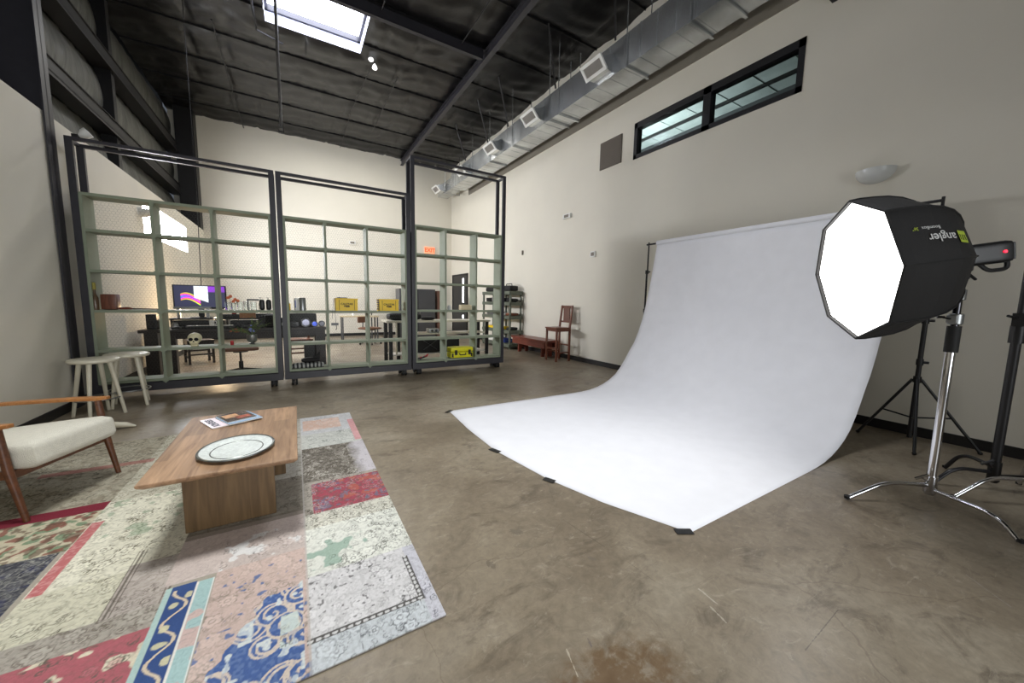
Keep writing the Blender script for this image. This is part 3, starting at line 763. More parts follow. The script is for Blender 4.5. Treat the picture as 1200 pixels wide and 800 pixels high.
# bottom shelf bundle
z0 = lv[0]+.001
def stripes_mat():
    m = mat('striped cloth', (60, 60, 62), .9); nt = m.node_tree; bb = nt.nodes['Principled BSDF']
    tc = [n for n in nt.nodes if n.type == 'TEX_COORD'][0]; wv = node(nt, 'ShaderNodeTexWave'); wv.inputs['Scale'].default_value = 6; wv.inputs['Distortion'].default_value = 1.5
    nt.links.new(tc.outputs['Object'], wv.inputs['Vector']); rp = node(nt, 'ShaderNodeValToRGB'); nt.links.new(wv.outputs['Fac'], rp.inputs[0])
    rp.color_ramp.elements[0].color = (.02,.02,.022,1); rp.color_ramp.elements[1].color = (.35,.36,.34,1); rp.color_ramp.elements[0].position = .35; rp.color_ramp.elements[1].position = .6
    nt.links.new(rp.outputs[0], bb.inputs['Base Color']); return m
tag(MB().cushion(-.08, .36, YM-.1, YM+.1, z0, z0+.06, r=.028, puff=.012, n=8).build('folded_blanket', stripes_mat(), smooth=True), 'folded black and white striped blanket on the bottom shelf', 'blanket')
zb = z0+.085
b = MB(); b.cushion(.05, .30, YM-.07, YM+.07, zb, zb+.05, r=.024, puff=.02, n=6)
b._add([Vector(v) for v in ((.17, YM-.05, zb+.04), (.30, YM-.05, zb+.03), (.31, YM, zb+.15), (.25, YM+.04, zb+.05))], [(0,1,2),(1,3,2),(0,2,3),(0,3,1)])
tag(b.build('black_pouch', m_fabric_b, smooth=True), 'crumpled black cloth pouch with a peak, on striped blanket', 'pouch')
# right frame things
z = 1.136
tag(MB().cushion(2.65, 2.87, YM-.06, YM+.06, z, z+.10, r=.012, puff=0, n=4).build('wooden_case', m_cardb, smooth=True), 'small pale wooden box on the right frame shelf', 'box')
tag(MB().lathe([(.03, 0), (.034, .01), (.034, .05), (.024, .07), (.024, .085), (0, .085)], (2.44, YM, z), 16).build('small_jar', m_sc, smooth=True), 'small dull glass jar beside the divider on right frame', 'jar')
z = .246
t = thing('equipment_case', 'bright yellow hard case with black latches on bottom shelf', 'case', (2.66, YM, z))
x0, x1 = 2.43, 2.88
MB().cushion(x0, x1, YM-.11, YM+.11, z, z+.11, r=.02, puff=0, n=5).build('case_base', m_yellow2, t, smooth=True)
MB().cushion(x0, x1, YM-.11, YM+.11, z+.112, z+.2, r=.02, puff=0, n=5).build('case_lid', m_yellow2, t, smooth=True)
for x in (x0+.1, x1-.08): MB().box(x-.022, x+.022, YM-.125, YM-.105, z+.06, z+.15).build('latch', m_black, t)
MB().tube(arc([(x0+.17, YM-.115, z+.09), (x0+.17, YM-.135, z+.06), (x0+.29, YM-.135, z+.06), (x0+.29, YM-.115, z+.09)], 4, .02), .009, 8).build('handle', m_black, t, smooth=True)
for x in (x0+.02, x1-.05): MB().box(x, x+.03, YM-.118, YM-.105, z+.02, z+.09).build('corner_rib', m_black, t)
t = thing('spring_clamp', 'heap of red and black spring clamps on the bottom shelf', 'clamps', (1.85, YM, z))
for k in range(7):
    b = MB(); c = MB()
    x = 1.84+.045*k*.5+rnd.uniform(-.02, .02)+.03*(k % 3); yk = YM-.06+.02*k; zk = z+.012+.012*(k % 3)
    a = rnd.uniform(-.7, .7)
    b.bar((x-.05*math.cos(a), yk-.05*math.sin(a), zk), (x+.05*math.cos(a), yk+.05*math.sin(a), zk+.03), .018)
    c.bar((x+.05*math.cos(a), yk+.05*math.sin(a), zk+.03), (x+.075*math.cos(a), yk+.075*math.sin(a), zk+.045), .016)
    b.build('clamp_body', m_black, t); c.build('clamp_tip', m_red, t)

# ------------------------------------------------------------------ work area behind the partition
# long dark desk
DZ = .76
t = thing('work_desk', 'long dark wooden desk behind the left shelving frame', 'desk', (-.8, 8.1, 0))
MB().box(-2.1, .5, 7.72, 8.5, DZ-.05, DZ).build('desktop', m_darkw, t, bevel=.004)
for x in (-1.97, -1.76, .40): MB().box(x-.08, x+.08, 7.78, 7.9, 0, DZ-.05).build('leg', m_darkw, t)
for x in (-1.97, .40): MB().box(x-.08, x+.08, 8.32, 8.44, 0, DZ-.05).build('leg', m_darkw, t)
MB().box(-1.68, .32, 7.80, 7.83, DZ-.16, DZ-.05).build('front_apron', m_darkw, t)
# keyboard riser
t = thing('desk_riser', 'black two level riser shelf on the dark desk', 'shelf', (-1.3, 8.2, DZ))
MB().box(-1.8, -.3, 8.05, 8.37, DZ+.14, DZ+.165).build('riser_top', m_black, t)
for x in (-1.79, -1.05, -.325): MB().box(x, x+.02, 8.07, 8.4, DZ, DZ+.14).build('riser_leg', m_black, t)
# computer screen
t = thing('monitor', 'widescreen monitor showing a rainbow coloured image', 'monitor', (-1.41, 8.25, DZ+.166))
zz = 1.08
MB().box(-1.77, -1.05, 8.24, 8.28, zz, 1.49).build('bezel', m_black, t, bevel=.004)
def screen_mat():
    m = mat('lit screen', (30, 32, 48), .3); nt = m.node_tree; bb = nt.nodes['Principled BSDF']; L = nt.links.new
    tc = node(nt, 'ShaderNodeTexCoord'); sp = node(nt, 'ShaderNodeSeparateXYZ'); L(tc.outputs['Generated'], sp.inputs[0])
    u, v = sp.outputs[0], sp.outputs[2]
    nz = node(nt, 'ShaderNodeTexNoise'); nz.inputs['Scale'].default_value = 3; L(tc.outputs['Generated'], nz.inputs['Vector'])
    # a soft ribbon sweeping from lower left up into a white block
    d = mth(nt, 'ABSOLUTE', mth(nt, 'SUBTRACT', v, mth(nt, 'ADD', .3, mth(nt, 'MULTIPLY', mth(nt, 'SINE', mth(nt, 'MULTIPLY', u, 7)), .22))))
    rib = mth(nt, 'MULTIPLY', mth(nt, 'LESS_THAN', d, .16), mth(nt, 'MULTIPLY', mth(nt, 'GREATER_THAN', u, .12), mth(nt, 'LESS_THAN', u, .5)))
    blk = mth(nt, 'MULTIPLY', mth(nt, 'MULTIPLY', mth(nt, 'GREATER_THAN', u, .38), mth(nt, 'LESS_THAN', u, .66)), mth(nt, 'GREATER_THAN', v, mth(nt, 'SUBTRACT', .75, mth(nt, 'MULTIPLY', u, .8))))
    hsv = node(nt, 'ShaderNodeHueSaturation'); hsv.inputs['Color'].default_value = (.9, .15, .1, 1); L(mth(nt, 'ADD', mth(nt, 'MULTIPLY', d, 3.5), mth(nt, 'MULTIPLY', u, .5)), hsv.inputs['Hue'])
    def mix(f, a, c):
        mx = node(nt, 'ShaderNodeMix', data_type='RGBA'); L(f, mx.inputs[0])
        if isinstance(a, tuple): mx.inputs[6].default_value = a
        else: L(a, mx.inputs[6])
        if isinstance(c, tuple): mx.inputs[7].default_value = c
        else: L(c, mx.inputs[7])
        return mx.outputs[2]
    pur = mth(nt, 'MULTIPLY', mth(nt, 'GREATER_THAN', v, .72), mth(nt, 'GREATER_THAN', u, .6))
    c0 = mix(mth(nt, 'MULTIPLY', pur, nz.outputs['Fac']), (.035, .037, .075, 1), (.4, .05, .9, 1))
    c1 = mix(rib, c0, hsv.outputs[0]); c2 = mix(blk, c1, (.85, .9, .95, 1))
    L(c2, bb.inputs['Emission Color']); bb.inputs['Emission Strength'].default_value = 1.3
    bb.inputs['Base Color'].default_value = (.01,.01,.01,1)
    return m
MB().box(-1.75, -1.07, 8.232, 8.2405, zz+.03, 1.475).build('screen', screen_mat(), t)
MB().box(-1.45, -1.37, 8.25, 8.28, .95, zz+.01).box(-1.55, -1.27, 8.15, 8.33, DZ+.166, DZ+.18).box(-1.44, -1.38, 8.25, 8.28, DZ+.17, .96).build('monitor_stand', m_black, t)
tag(MB().box(-1.74, -1.25, 8.07, 8.14, zz+.005, zz+.04).box(-1.7, -1.66, 8.08, 8.13, DZ+.166, zz+.005).box(-1.32, -1.28, 8.08, 8.13, DZ+.166, zz+.005).build('sound_bar', m_pewter), 'slim silver sound bar in front of the monitor', 'speaker')
t = thing('cable', 'thin black cable running down the wall to the monitor', 'cable', (-1.5, YB-.05, 3))
MB().tube([(-1.42, 8.6, 6.3), (-1.42, 8.6, 3), (-1.43, 8.5, 1.46), (-1.42, 8.31, 1.3)], .006, 6).build('cable_run', m_black, t)
# keyboard / synth stack
def boxthing(name, label, cat, x0, x1, y0, y1, z0, z1, m=m_black, group=None, r=.008, top=None):
    t = thing(name, label, cat, ((x0+x1)/2, (y0+y1)/2, z0), 0, group)
    MB().cushion(x0, x1, y0, y1, z0, z1, r=r, puff=0, n=4).build('casing', m, t, smooth=True)
    if top: top(t, x0, x1, y0, y1, z0, z1)
    return t
def knobs(t, x0, x1, y0, y1, z0, z1):
    b = MB()
    for k in range(8): b.tube([(x0+(x1-x0)*(k+.5)/8, y0+.02, z0+(z1-z0)/2), (x0+(x1-x0)*(k+.5)/8, y0-.008, z0+(z1-z0)/2)], min(.012, (z1-z0)*.25), 8)
    b.build('knobs', m_chromed, t)
def keys(t, x0, x1, y0, y1, z0, z1):
    b = MB(); n = int((x1-x0-.04)/.026)
    for k in range(n): b.box(x0+.02+k*.026, x0+.043+k*.026, y0+.01, y0+.13, z1, z1+.006)
    b.build('white_keys', m_white, t)
boxthing('music_keyboard', 'slim black keyboard with white keys on the dark desk', 'keyboard', -1.55, -.9, 7.76, 7.98, DZ+.001, DZ+.05, top=keys)
boxthing('audio_interface', 'low black rack unit on the riser under the monitor', 'device', -1.15, -.72, 8.1, 8.3, DZ+.166, DZ+.23, top=knobs)
boxthing('audio_interface', 'black rack unit at the right end of the riser', 'device', -.68, -.34, 8.1, 8.35, DZ+.166, DZ+.24, top=knobs)
boxthing('drum_machine', 'flat black panel lying on the desk left of the keyboard', 'device', -1.72, -1.58, 7.78, 8.0, DZ+.001, DZ+.04, top=knobs)
boxthing('game_controller_box', 'black box on desk below the potted plant', 'device', -.82, -.5, 7.78, 8.0, DZ+.001, DZ+.06, top=knobs)
t = boxthing('bookshelf_speaker', 'small black speaker at the left end of the desk', 'speaker', -2.03, -1.90, 7.85, 8.02, DZ+.001, DZ+.24)
for zc_, r in ((.07, .042), (.17, .026)): MB().tube([(-1.965, 7.852, DZ+zc_), (-1.965, 7.844, DZ+zc_)], r, 20).build('driver', m_chromed, t)
t = thing('knick_knack', 'small pinkish figurine beside the black desk speaker', 'figurine', (-1.8, 7.9, DZ))
MB().lathe([(.04, 0), (.035, .05), (.02, .1), (.04, .14), (.045, .17), (.02, .2), (0, .2)], (-1.83, 7.9, DZ), 14).build('figure', mat('dusty pink glaze', (120, 90, 88), .5), t, smooth=True)
tag(MB().lathe([(.045, 0), (.05, .06), (.03, .1), (.028, .1), (.04, .05), (0, .01)], (-1.72, 8.02, DZ+.001), 16).build('silver_bowl', m_pewter, smooth=True), 'small silver bowl on desk left of the green divider', 'bowl')
# things on the right part of the desk
t = boxthing('camera_case', 'large black hard camera case standing on the desk', 'case', -.10, .36, 8.1, 8.3, DZ+.001, DZ+.25, r=.02)
MB().tube(arc([(.03, 8.12, DZ+.25), (.03, 8.12, DZ+.285), (.18, 8.12, DZ+.285), (.18, 8.12, DZ+.25)], 4, .02), .01, 8).build('handle', m_black, t, smooth=True)
def lens(x, y, r, l, label, mm, tilt=0):
    t = thing('camera_lens', label, 'lens', (x, y, DZ), 0, 'camera lenses on the desk')
    zc_ = DZ+r+.002
    MB().tube([(x, y, zc_), (x, y+l*.6, zc_), (x, y+l, zc_)], [r, r*.94, r*.8], 20).build('barrel', m_blacks, t, smooth=True)
    MB().tube([(x, y-.004, zc_), (x, y+.001, zc_)], r*.72, 20).build('front_glass', mm, t, smooth=True)
    b = MB().lathe([(r*1.02, 0), (r*1.02, .012), (r*.9, .012), (r*.9, 0)], (0,0,0), 20, Matrix.Translation((x, y-.003, zc_)) @ Matrix.Rotation(-PI/2, 4, 'X'), cap=False); b.build('rim', m_pewter, t, smooth=True)
m_lensb = mat('lens coating', (70, 90, 190), .1, metal=.6); m_lensg = mat('grey lens glass', (120, 120, 135), .12, metal=.6)
lens(.165, 7.83, .082, .13, 'largest camera lens on desk with pale grey glass', m_lensg)
lens(.31, 7.84, .056, .1, 'blue tinted camera lens beside the largest one', m_lensb)
lens(.43, 7.86, .058, .1, 'camera lens closest to the green divider', m_chromed)
lens(-.18, 7.86, .06, .12, 'camera lens beside the dark frame post', m_whitemet)
t = boxthing('photo_camera', 'black camera body resting between lenses on desk', 'camera', -.09, .05, 7.8, 7.87, DZ+.001, DZ+.095, m=m_blacks)
MB().tube([(-.02, 7.80, DZ+.045), (-.02, 7.75, DZ+.045)], .034, 16).build('lens_barrel', m_black, t, smooth=True)
MB().box(-.05, .01, 7.81, 7.86, DZ+.095, DZ+.115).build('viewfinder', m_black, t)
boxthing('storage_tub', 'black equipment box under the right end of desk', 'box', .12, .31, 7.95, 8.25, 0.001, .45)
def toolpile(x0, x1, label, seed):
    t = thing('gear_pile', label, 'gear', ((x0+x1)/2, 8.1, DZ)); rr = random.Random(seed)
    b = MB()
    for k in range(10):
        x = rr.uniform(x0+.04, x1-.04); y = rr.uniform(8.15, 8.35); h = rr.uniform(.03, .17)
        b.cushion(x-.045, x+.045, y-.04, y+.04, DZ+.001, DZ+h, r=.012, puff=0, n=2)
    b.build('heaped_gear', m_black, t, smooth=True)
toolpile(-.27, -.12, 'heap of black camera gear beside the hard case', 5)
t = thing('white_bottle_pair', 'two small white bottles behind the glassware on desk riser', 'bottles', (-.6, 8.3, DZ+.166))
for x in (-.56, -.44): MB().lathe([(.03, 0), (.03, .25), (.012, .29), (.012, .36), (.03, .37), (0, .37)], (x, 8.38, DZ+.166), 12).build('bottle', m_clear, t, smooth=True)
t = thing('desk_lamp', 'white small lamp pair glowing on the desk behind shelf', 'lamp', (-.9, 8.46, DZ))
MB().lathe([(.03, 0), (.03, .01), (.006, .015), (.006, .16), (0, .16)], (-.92, 8.45, DZ+.001), 12).build('lamp_base', m_blackst, t, smooth=True)
MB().lathe([(.05, .14), (.028, .2), (0, .2)], (-.92, 8.45, DZ), 16).build('lamp_shade', mat('glowing shade', (255, 235, 205), .5, emit=3), t, smooth=True)

tag(MB().box(-.86, -.62, 8.06, 8.09, DZ+.166, DZ+.28).build('wooden_tray', m_oak), 'orange brown wooden tray standing on riser behind plant', 'tray')
for x0_, x1_, y0_, y1_, h_, l in ((-1.75, -1.08, 8.08, 8.34, .125, 'wide black rack unit under the riser below the monitor'), (-1.0, -.62, 8.08, 8.34, .12, 'black rack unit under the middle of the riser'), (-.6, -.35, 8.08, 8.34, .13, 'black rack unit under the right end of the riser')):
    boxthing('rack_unit', l, 'device', x0_, x1_, y0_, y1_, DZ+.001, DZ+h_, top=knobs)
boxthing('camera_bag', 'black camera bag standing on desk beside the frame post', 'bag', -.48, -.28, 7.87, 8.03, DZ+.001, DZ+.23, m_fabric_b, r=.03)
for k, (x, yy_, mm_, l) in enumerate(((-1.22, 7.86, m_whitemet, 'white mug on the desk behind the skull'), (-.95, 8.2, m_red, 'small red mug on the riser below the monitor corner'))):
    zc_ = DZ+.055 if k < 1 else DZ+.231
    t = thing('mug', l, 'mug', (x, yy_, zc_))
    MB().lathe([(.03, 0), (.034, .005), (.036, .085), (.032, .085), (.03, .01), (0, .01)], (x, yy_, zc_), 18).build('mug_body', mm_, t, smooth=True)
    MB().tube(arc([(x+.034, yy_, zc_+.07), (x+.06, yy_, zc_+.07), (x+.06, yy_, zc_+.02), (x+.034, yy_, zc_+.02)], 4, .015), .005, 8).build('handle', mm_, t, smooth=True)

# swivel chair in front of the desk
def swivel(cx_, cy_, rz, label, m_seat, back=True):
    t = thing('swivel_chair', label, 'chair', (cx_, cy_, 0), rz)
    for k in range(5):
        a = k*2*PI/5+.35; p = (.3*math.cos(a), .3*math.sin(a))
        o = MB().tube([(.03*math.cos(a), .03*math.sin(a), .12), (*p, .075)], [.017, .011], 8).build('base_leg', m_black, t, world=False, smooth=True)
        MB().tube([(p[0]-.012*math.sin(a), p[1]+.012*math.cos(a), .03), (p[0]+.012*math.sin(a), p[1]-.012*math.cos(a), .03)], .029, 12).tube([(*p, .04), (*p, .075)], .006, 6).build('caster', m_rubber, o, world=False)
    MB().tube([(0,0,.09), (0,0,.25)], .032, 14).tube([(0,0,.25), (0,0,.4)], .016, 12).build('gas_column', m_black, t, world=False, smooth=True)
    MB().cushion(-.1, .1, -.1, .1, .40, .43, r=.012, puff=0, n=3).build('mechanism', m_blackst, t, world=False, smooth=True)
    MB().cushion(-.24, .24, -.23, .23, .432, .495, r=.03, puff=.01, n=8).build('seat', m_seat, t, world=False, smooth=True)
    if not back: return t
    MB().tube([(0, .2, .44), (0, .28, .46), (0, .27, .62)], .014, 8).build('back_support', m_black, t, world=False, smooth=True)
    MB().cushion(-.2, .2, .24, .28, .62, .80, r=.018, puff=0, n=5).build('backrest', m_seat, t, world=False, smooth=True)
    return t
swivel(-.80, 7.35, .15, 'tan leather swivel seat on a five star base at dark desk', m_leather, False)
swivel(1.85, 11.15, .6, 'brown swivel chair at the far pale desk', m_leather)
# wooden chair behind desk
def woodchair(name, cx_, cy_, rz, seat_h, back_h, w, label, m, splat=False, group=None):
    t = thing(name, label, 'chair', (cx_, cy_, 0), rz, group); h = w/2; L = .038
    for x in (-h, h-L):
        MB().box(x, x+L, -h, -h+L, 0, seat_h-.03).build('leg', m, t, world=False, bevel=.003)
        b = MB(); 
        b._add([Vector(v) for v in ((x,h-L,0),(x+L,h-L,0),(x+L,h,0),(x,h,0),(x,h-L,seat_h),(x+L,h-L,seat_h),(x+L,h,seat_h),(x,h,seat_h))], [(0,3,2,1),(4,5,6,7),(0,1,5,4),(1,2,6,5),(2,3,7,6),(3,0,4,7)])
        b._add([Vector(v) for v in ((x,h-L,seat_h),(x+L,h-L,seat_h),(x+L,h,seat_h),(x,h,seat_h),(x,h+.025,back_h),(x+L,h+.025,back_h),(x+L,h+.055,back_h),(x,h+.055,back_h))], [(0,3,2,1),(4,5,6,7),(0,1,5,4),(1,2,6,5),(2,3,7,6),(3,0,4,7)])
        b.build('leg', m, t, world=False)
    MB().box(-h-.01, h+.01, -h-.02, h-L-.001, seat_h-.03, seat_h).build('seat', m, t, world=False, bevel=.006)
    MB().box(-h+L, h-L, -h+.006, -h+.03, seat_h-.09, seat_h-.031).box(-h+L, h-L, h-.03, h-.006, seat_h-.09, seat_h-.031).box(-h+.006, -h+.03, -h+L, h-L, seat_h-.09, seat_h-.031).box(h-.03, h-.006, -h+L, h-L, seat_h-.09, seat_h-.031).build('apron', m, t, world=False)
    for zz_, ys_ in ((seat_h*.36, (-h+.008,)), (seat_h*.45, (h-.03,))):
        for y in ys_: MB().box(-h+L, h-L, y, y+.022, zz_, zz_+.03).build('stretcher', m, t, world=False)
    for x in (-h+.008, h-.03): MB().box(x, x+.022, -h+L, h-L, seat_h*.24, seat_h*.24+.03).build('stretcher', m, t, world=False)
    yb = h+.03
    MB().box(-h+L, h-L, yb, yb+.022, back_h-.07, back_h-.005).build('top_rail', m, t, world=False, bevel=.004)
    MB().box(-h+L, h-L, yb-.022, yb-.002, seat_h+.10, seat_h+.14).build('lower_rail', m, t, world=False)
    if splat:
        MB().box(-h*.52, h*.52, yb-.012, yb+.008, seat_h+.14, back_h-.07).build('back_splat', mat('brown leather', (104, 64, 48), .5), t, world=False)
    else:
        for k in range(3): MB().box(-h*.5+k*h*.5-.012, -h*.5+k*h*.5+.012, yb-.008, yb+.006, seat_h+.14, back_h-.07).build('back_slat', m, t, world=False)
    return t
woodchair('dining_chair', .06, 8.75, 0.1, .46, .9, .42, 'dark wooden chair behind the right end of the desk', m_chairw)
woodchair('dining_chair', -1.65, 9.2, .35, .46, .74, .40, 'black wooden chair behind the desk seen under monitor', m_darkw)
woodchair('bar_chair', 5.09, 6.45, -PI/2, .76, 1.25, .40, 'tall mahogany bar chair with leather splat against right wall', m_chairw, splat=True)
# red bench
t = thing('bench', 'long low red brown bench along the right wall', 'bench', (5.18, 7.4, 0))
MB().box(4.98, 5.42, 6.78, 8.35, .36, .41).build('bench_top', m_redwood, t, bevel=.006)
MB().box(5.0, 5.03, 6.84, 8.29, .22, .36).box(5.37, 5.40, 6.84, 8.29, .22, .36).build('apron', m_redwood, t)
for y in (7.0, 8.05): MB().prism([(5.05, 0), (5.12, 0), (5.15, .12), (5.25, .12), (5.28, 0), (5.35, 0), (5.35, .36), (5.05, .36)], 0, .05, Matrix.Translation((0, y+.05, 0)) @ Matrix.Rotation(PI/2, 4, 'X')).build('leg', m_redwood, t)

# white desks in the far room
def tdesk(x0, x1, y0, y1, h, label, m_top):
    t = thing('pale_desk', label, 'desk', ((x0+x1)/2, (y0+y1)/2, 0))
    MB().box(x0, x1, y0, y1, h-.035, h).build('desktop', m_top, t)
    for x in (x0+.02, x1-.06):
        for y in (y0+.02, y1-.06): MB().box(x, x+.035, y, y+.035, 0, h-.035).build('leg', m_grey, t)
tdesk(1.15, 2.2, 11.6, 12.1, .80, 'pale topped desk on thin grey legs in far room', m_cardb)
tdesk(2.15, 3.3, 12.75, 13.5, .92, 'taller white desk by the back wall', m_white)
tag(MB().lathe([(.03, 0), (.035, .05), (.02, .08), (0, .08)], (1.5, 11.8, .801), 12).build('small_cup', m_whitemet, smooth=True), 'tiny white cup on the pale topped desk', 'cup')
# workbench behind right frame
t = thing('workbench', 'pale topped workbench with black legs behind right frame', 'workbench', (2.6, 7.7, 0))
MB().box(1.55, 3.88, 7.45, 8.0, .84, .88).build('bench_top', m_cream, t, bevel=.004)
MB().box(2.06, 3.78, 7.5, 7.95, .58, .605).build('middle_shelf', m_cream, t)
MB().box(1.66, 3.78, 7.5, 7.95, .16, .18).build('lower_shelf', m_white, t)
for x in (1.60, 1.86, 3.77):
    for y in (7.46, 7.92): MB().box(x, x+.07, y, y+.05, 0, .84).build('leg', m_blackst, t)
for x in (1.74,): MB().box(x, x+.03, 7.49, 7.51, .18, .84).build('upright', m_cream, t)
boxthing('backpack', 'black bag slumped on the workbench top left', 'bag', 1.62, 2.3, 7.55, 7.85, .881, 1.03, m_fabric_b, r=.07)
boxthing('cloth_pouch', 'smaller black pouch on the workbench', 'bag', 2.34, 2.6, 7.6, 7.85, .881, .95, m_fabric_b, r=.03)
t = boxthing('power_unit', 'small silver box with round dials on the middle shelf', 'device', 2.45, 2.68, 7.55, 7.75, .606, .70, m_pewter)
for x in (2.52, 2.61): MB().tube([(x, 7.55, .655), (x, 7.54, .655)], .028, 14).build('dial', m_black, t)
t = boxthing('gear_bag', 'black bag with crossed straps under the workbench', 'bag', 2.2, 2.75, 7.55, 7.9, .181, .50, m_fabric_b, r=.03)
MB().bar((2.33, 7.545, .25), (2.62, 7.545, .45), .02, .006).bar((2.62, 7.54, .25), (2.33, 7.54, .45), .02, .006).build('crossed_straps', m_grey, t)
boxthing('storage_box', 'plain black box under right part of workbench', 'box', 2.82, 3.15, 7.55, 7.9, .181, .46)
t = thing('hanging_cloth', 'pale cloth hanging below the workbench middle shelf', 'cloth', (2.0, 7.5, .2))
MB().cushion(1.98, 2.08, 7.47, 7.5, .2, .55, r=.012, puff=.005, n=6).build('cloth', mat('pale blue cloth', (150, 160, 175), .9, var=.3, vscale=20), t, smooth=True)
# grey cabinet
t = thing('metal_cabinet', 'dark grey metal cabinet behind the right frame', 'cabinet', (3.4, 11.7, 0))
MB().box(2.8, 3.95, 11.5, 12.0, .0, 1.66).build('cabinet_body', m_grey, t, bevel=.004)
for x0 in (2.82, 3.39):
    d = MB().box(x0, x0+.54, 11.485, 11.5, .06, 1.62).build('door', m_grey, t)
    MB().tube([(x0+(.5 if x0 < 3 else .04), 11.475, .85), (x0+(.5 if x0 < 3 else .04), 11.475, .99)], .008, 8).build('handle', m_chrome, d)
tag(MB().box(4.02, 4.25, 11.5, 11.9, 0, 1.62).build('wood_panel', mat('brown board', (120, 88, 74), .6, var=.06)), 'upright brown board beside the grey metal cabinet', 'board')

# equipment rack along the right wall
RX0, RX1, RY0, RY1 = 5.02, 5.43, 8.5, 10.2
t = thing('storage_rack', 'grey green plastic storage rack along the right wall', 'rack', (5.2, 9.3, 0))
rz = [.12, .50, .90, 1.28, 1.58]
for z in rz:
    b = MB().box(RX0, RX1, RY0, RY1, z, z+.02)
    b.box(RX0, RX0+.02, RY0, RY1, z-.07, z).box(RX1-.02, RX1, RY0, RY1, z-.07, z).box(RX0, RX1, RY0, RY0+.02, z-.07, z).box(RX0, RX1, RY1-.02, RY1, z-.07, z)
    b.build('shelf', m_rackg, t)
for x in (RX0+.035, RX1-.035):
    for y in (RY0+.04, (RY0+RY1)/2, RY1-.04):
        b = MB()
        zl = [0]+[z+.02 for z in rz[:-1]]
        for a, c in zip(zl, [z-.07 for z in rz]): b.tube([(x, y, a), (x, y, c)], .03, 10)
        b.build('post', m_rackg, t, smooth=True)
def ritem(y0, y1, lvl, h, label, m, x0=5.08, x1=5.36, name='gear_case', r=.012, cat='case'):
    z = rz[lvl]+.021
    return boxthing(name, label, cat, x0, x1, y0, y1, z, z+h, m, r=r)
t2 = ritem(8.62, 9.2, 4, .16, 'black gear bag on top of rack at its near end', m_fabric_b, r=.04, name='gear_bag', cat='bag')
MB().tube(arc([(5.22, 8.75, 1.761), (5.22, 8.75, 1.81), (5.22, 9.05, 1.81), (5.22, 9.05, 1.761)], 4, .03), .012, 8).build('handle', m_black, t2, smooth=True)
ritem(9.5, 10.1, 4, .14, 'black gear bag on top of rack at its far end', m_fabric_b, r=.03, name='gear_bag', cat='bag')
ritem(8.6, 8.85, 3, .1, 'small black coil on the rack\'s second shelf, near end', m_fabric_b, r=.045, name='cable_coil', cat='cable')
ritem(9.0, 9.25, 3, .12, 'small dark pouch on rack\'s second shelf', m_black, name='pouch', cat='pouch')
ritem(9.45, 9.7, 3, .14, 'silver box on the rack\'s second shelf', m_pewter, name='device_box', cat='device')
ritem(9.75, 10.05, 3, .12, 'black box on the rack\'s second shelf, far end', m_black, name='device_box', cat='device')
ritem(8.58, 8.85, 2, .08, 'brown pouch on rack middle shelf, near end', m_chairw, r=.03, name='pouch', cat='pouch')
ritem(9.5, 10.0, 2, .12, 'wide silver case on the rack middle shelf', m_pewter, name='device_box', cat='device')
ritem(8.9, 9.1, 2, .07, 'small white box on the rack middle shelf', m_white, name='device_box', cat='device')
ritem(8.6, 8.8, 1, .08, 'black cap shaped pouch on rack lower shelf', m_black, r=.03, name='pouch', cat='pouch')
ritem(8.95, 9.9, 1, .07, 'long yellow level case on the rack lower shelf', m_yellow, name='tool_case', cat='case')
ritem(8.9, 9.35, 0, .11, 'blue plastic bin on the lowest rack shelf', m_tealbin, name='plastic_bin', cat='bin')
ritem(9.42, 9.95, 0, .14, 'white and blue carton on the lowest rack shelf', m_white, name='carton', cat='box')

# ------------------------------------------------------------------ seamless paper backdrop
prof = [(0, .0), (.25, 0), (.5, 0), (.75, 0), (1, 0)]
def paper():
    P = [(3.45, .001), (3.6, .004), (3.75, .015), (3.9, .042), (4.03, .08), (4.15, .13), (4.28, .21), (4.38, .31), (4.47, .42), (4.56, .55), (4.66, .68), (4.75, .85), (4.83, 1.05), (4.90, 1.3), (4.96, 1.55), (5.03, 1.95), (5.075, 2.2), (5.085, 2.27)]
    fe = [(3.95, 1.52), (3.3, 1.47), (2.68, 1.46), (2.03, 1.56), (1.6, 1.69), (1.15, 1.89)]
    ys_ = np.linspace(1.13, 3.95, 42); n = 42; vs = []; prf = []
    for y in ys_:
        ff = np.interp(y, [a[0] for a in fe[::-1]], [a[1] for a in fe[::-1]])
        row = [(ff+(3.45-ff)*k/26, .003) for k in range(26)]
        dx = -.05*(1-(y-1.13)/2.82)
        for x, z in P:
            row.append((x+dx*math.sin(PI*min(1, z/1.6)), z+.002))
        vs += [Vector((x, y, z)) for x, z in row]; n = len(row)
    b = MB(); b._add(vs, [(j*n+i, j*n+i+1, (j+1)*n+i+1, (j+1)*n+i) for j in range(len(ys_)-1) for i in range(n-1)])
    return b
t = thing('paper_backdrop', 'white seamless paper sweep curving from the floor up to its roll', 'backdrop', (3.3, 2.54, 0))
o = paper().build('paper_sweep', m_paper, t, smooth=True)
sm = o.modifiers.new('thick', 'SOLIDIFY'); sm.thickness = .0012; sm.offset = 1
MB().lathe([(.042, 0), (.042, 2.85), (.026, 2.85), (.026, 0), (.042, 0)], (5.125, 1.12, 2.30), 24, Matrix.Rotation(-PI/2, 4, 'X'), cap=False).build('paper_roll', m_paper, t, smooth=True)
t = thing('crossbar', 'black crossbar carrying the paper roll between two stands', 'bar', (5.125, 2.5, 2.3))
MB().tube([(5.125, .93, 2.30), (5.125, 4.18, 2.30)], .014, 10).build('bar_tube', m_blackst, t, smooth=True)
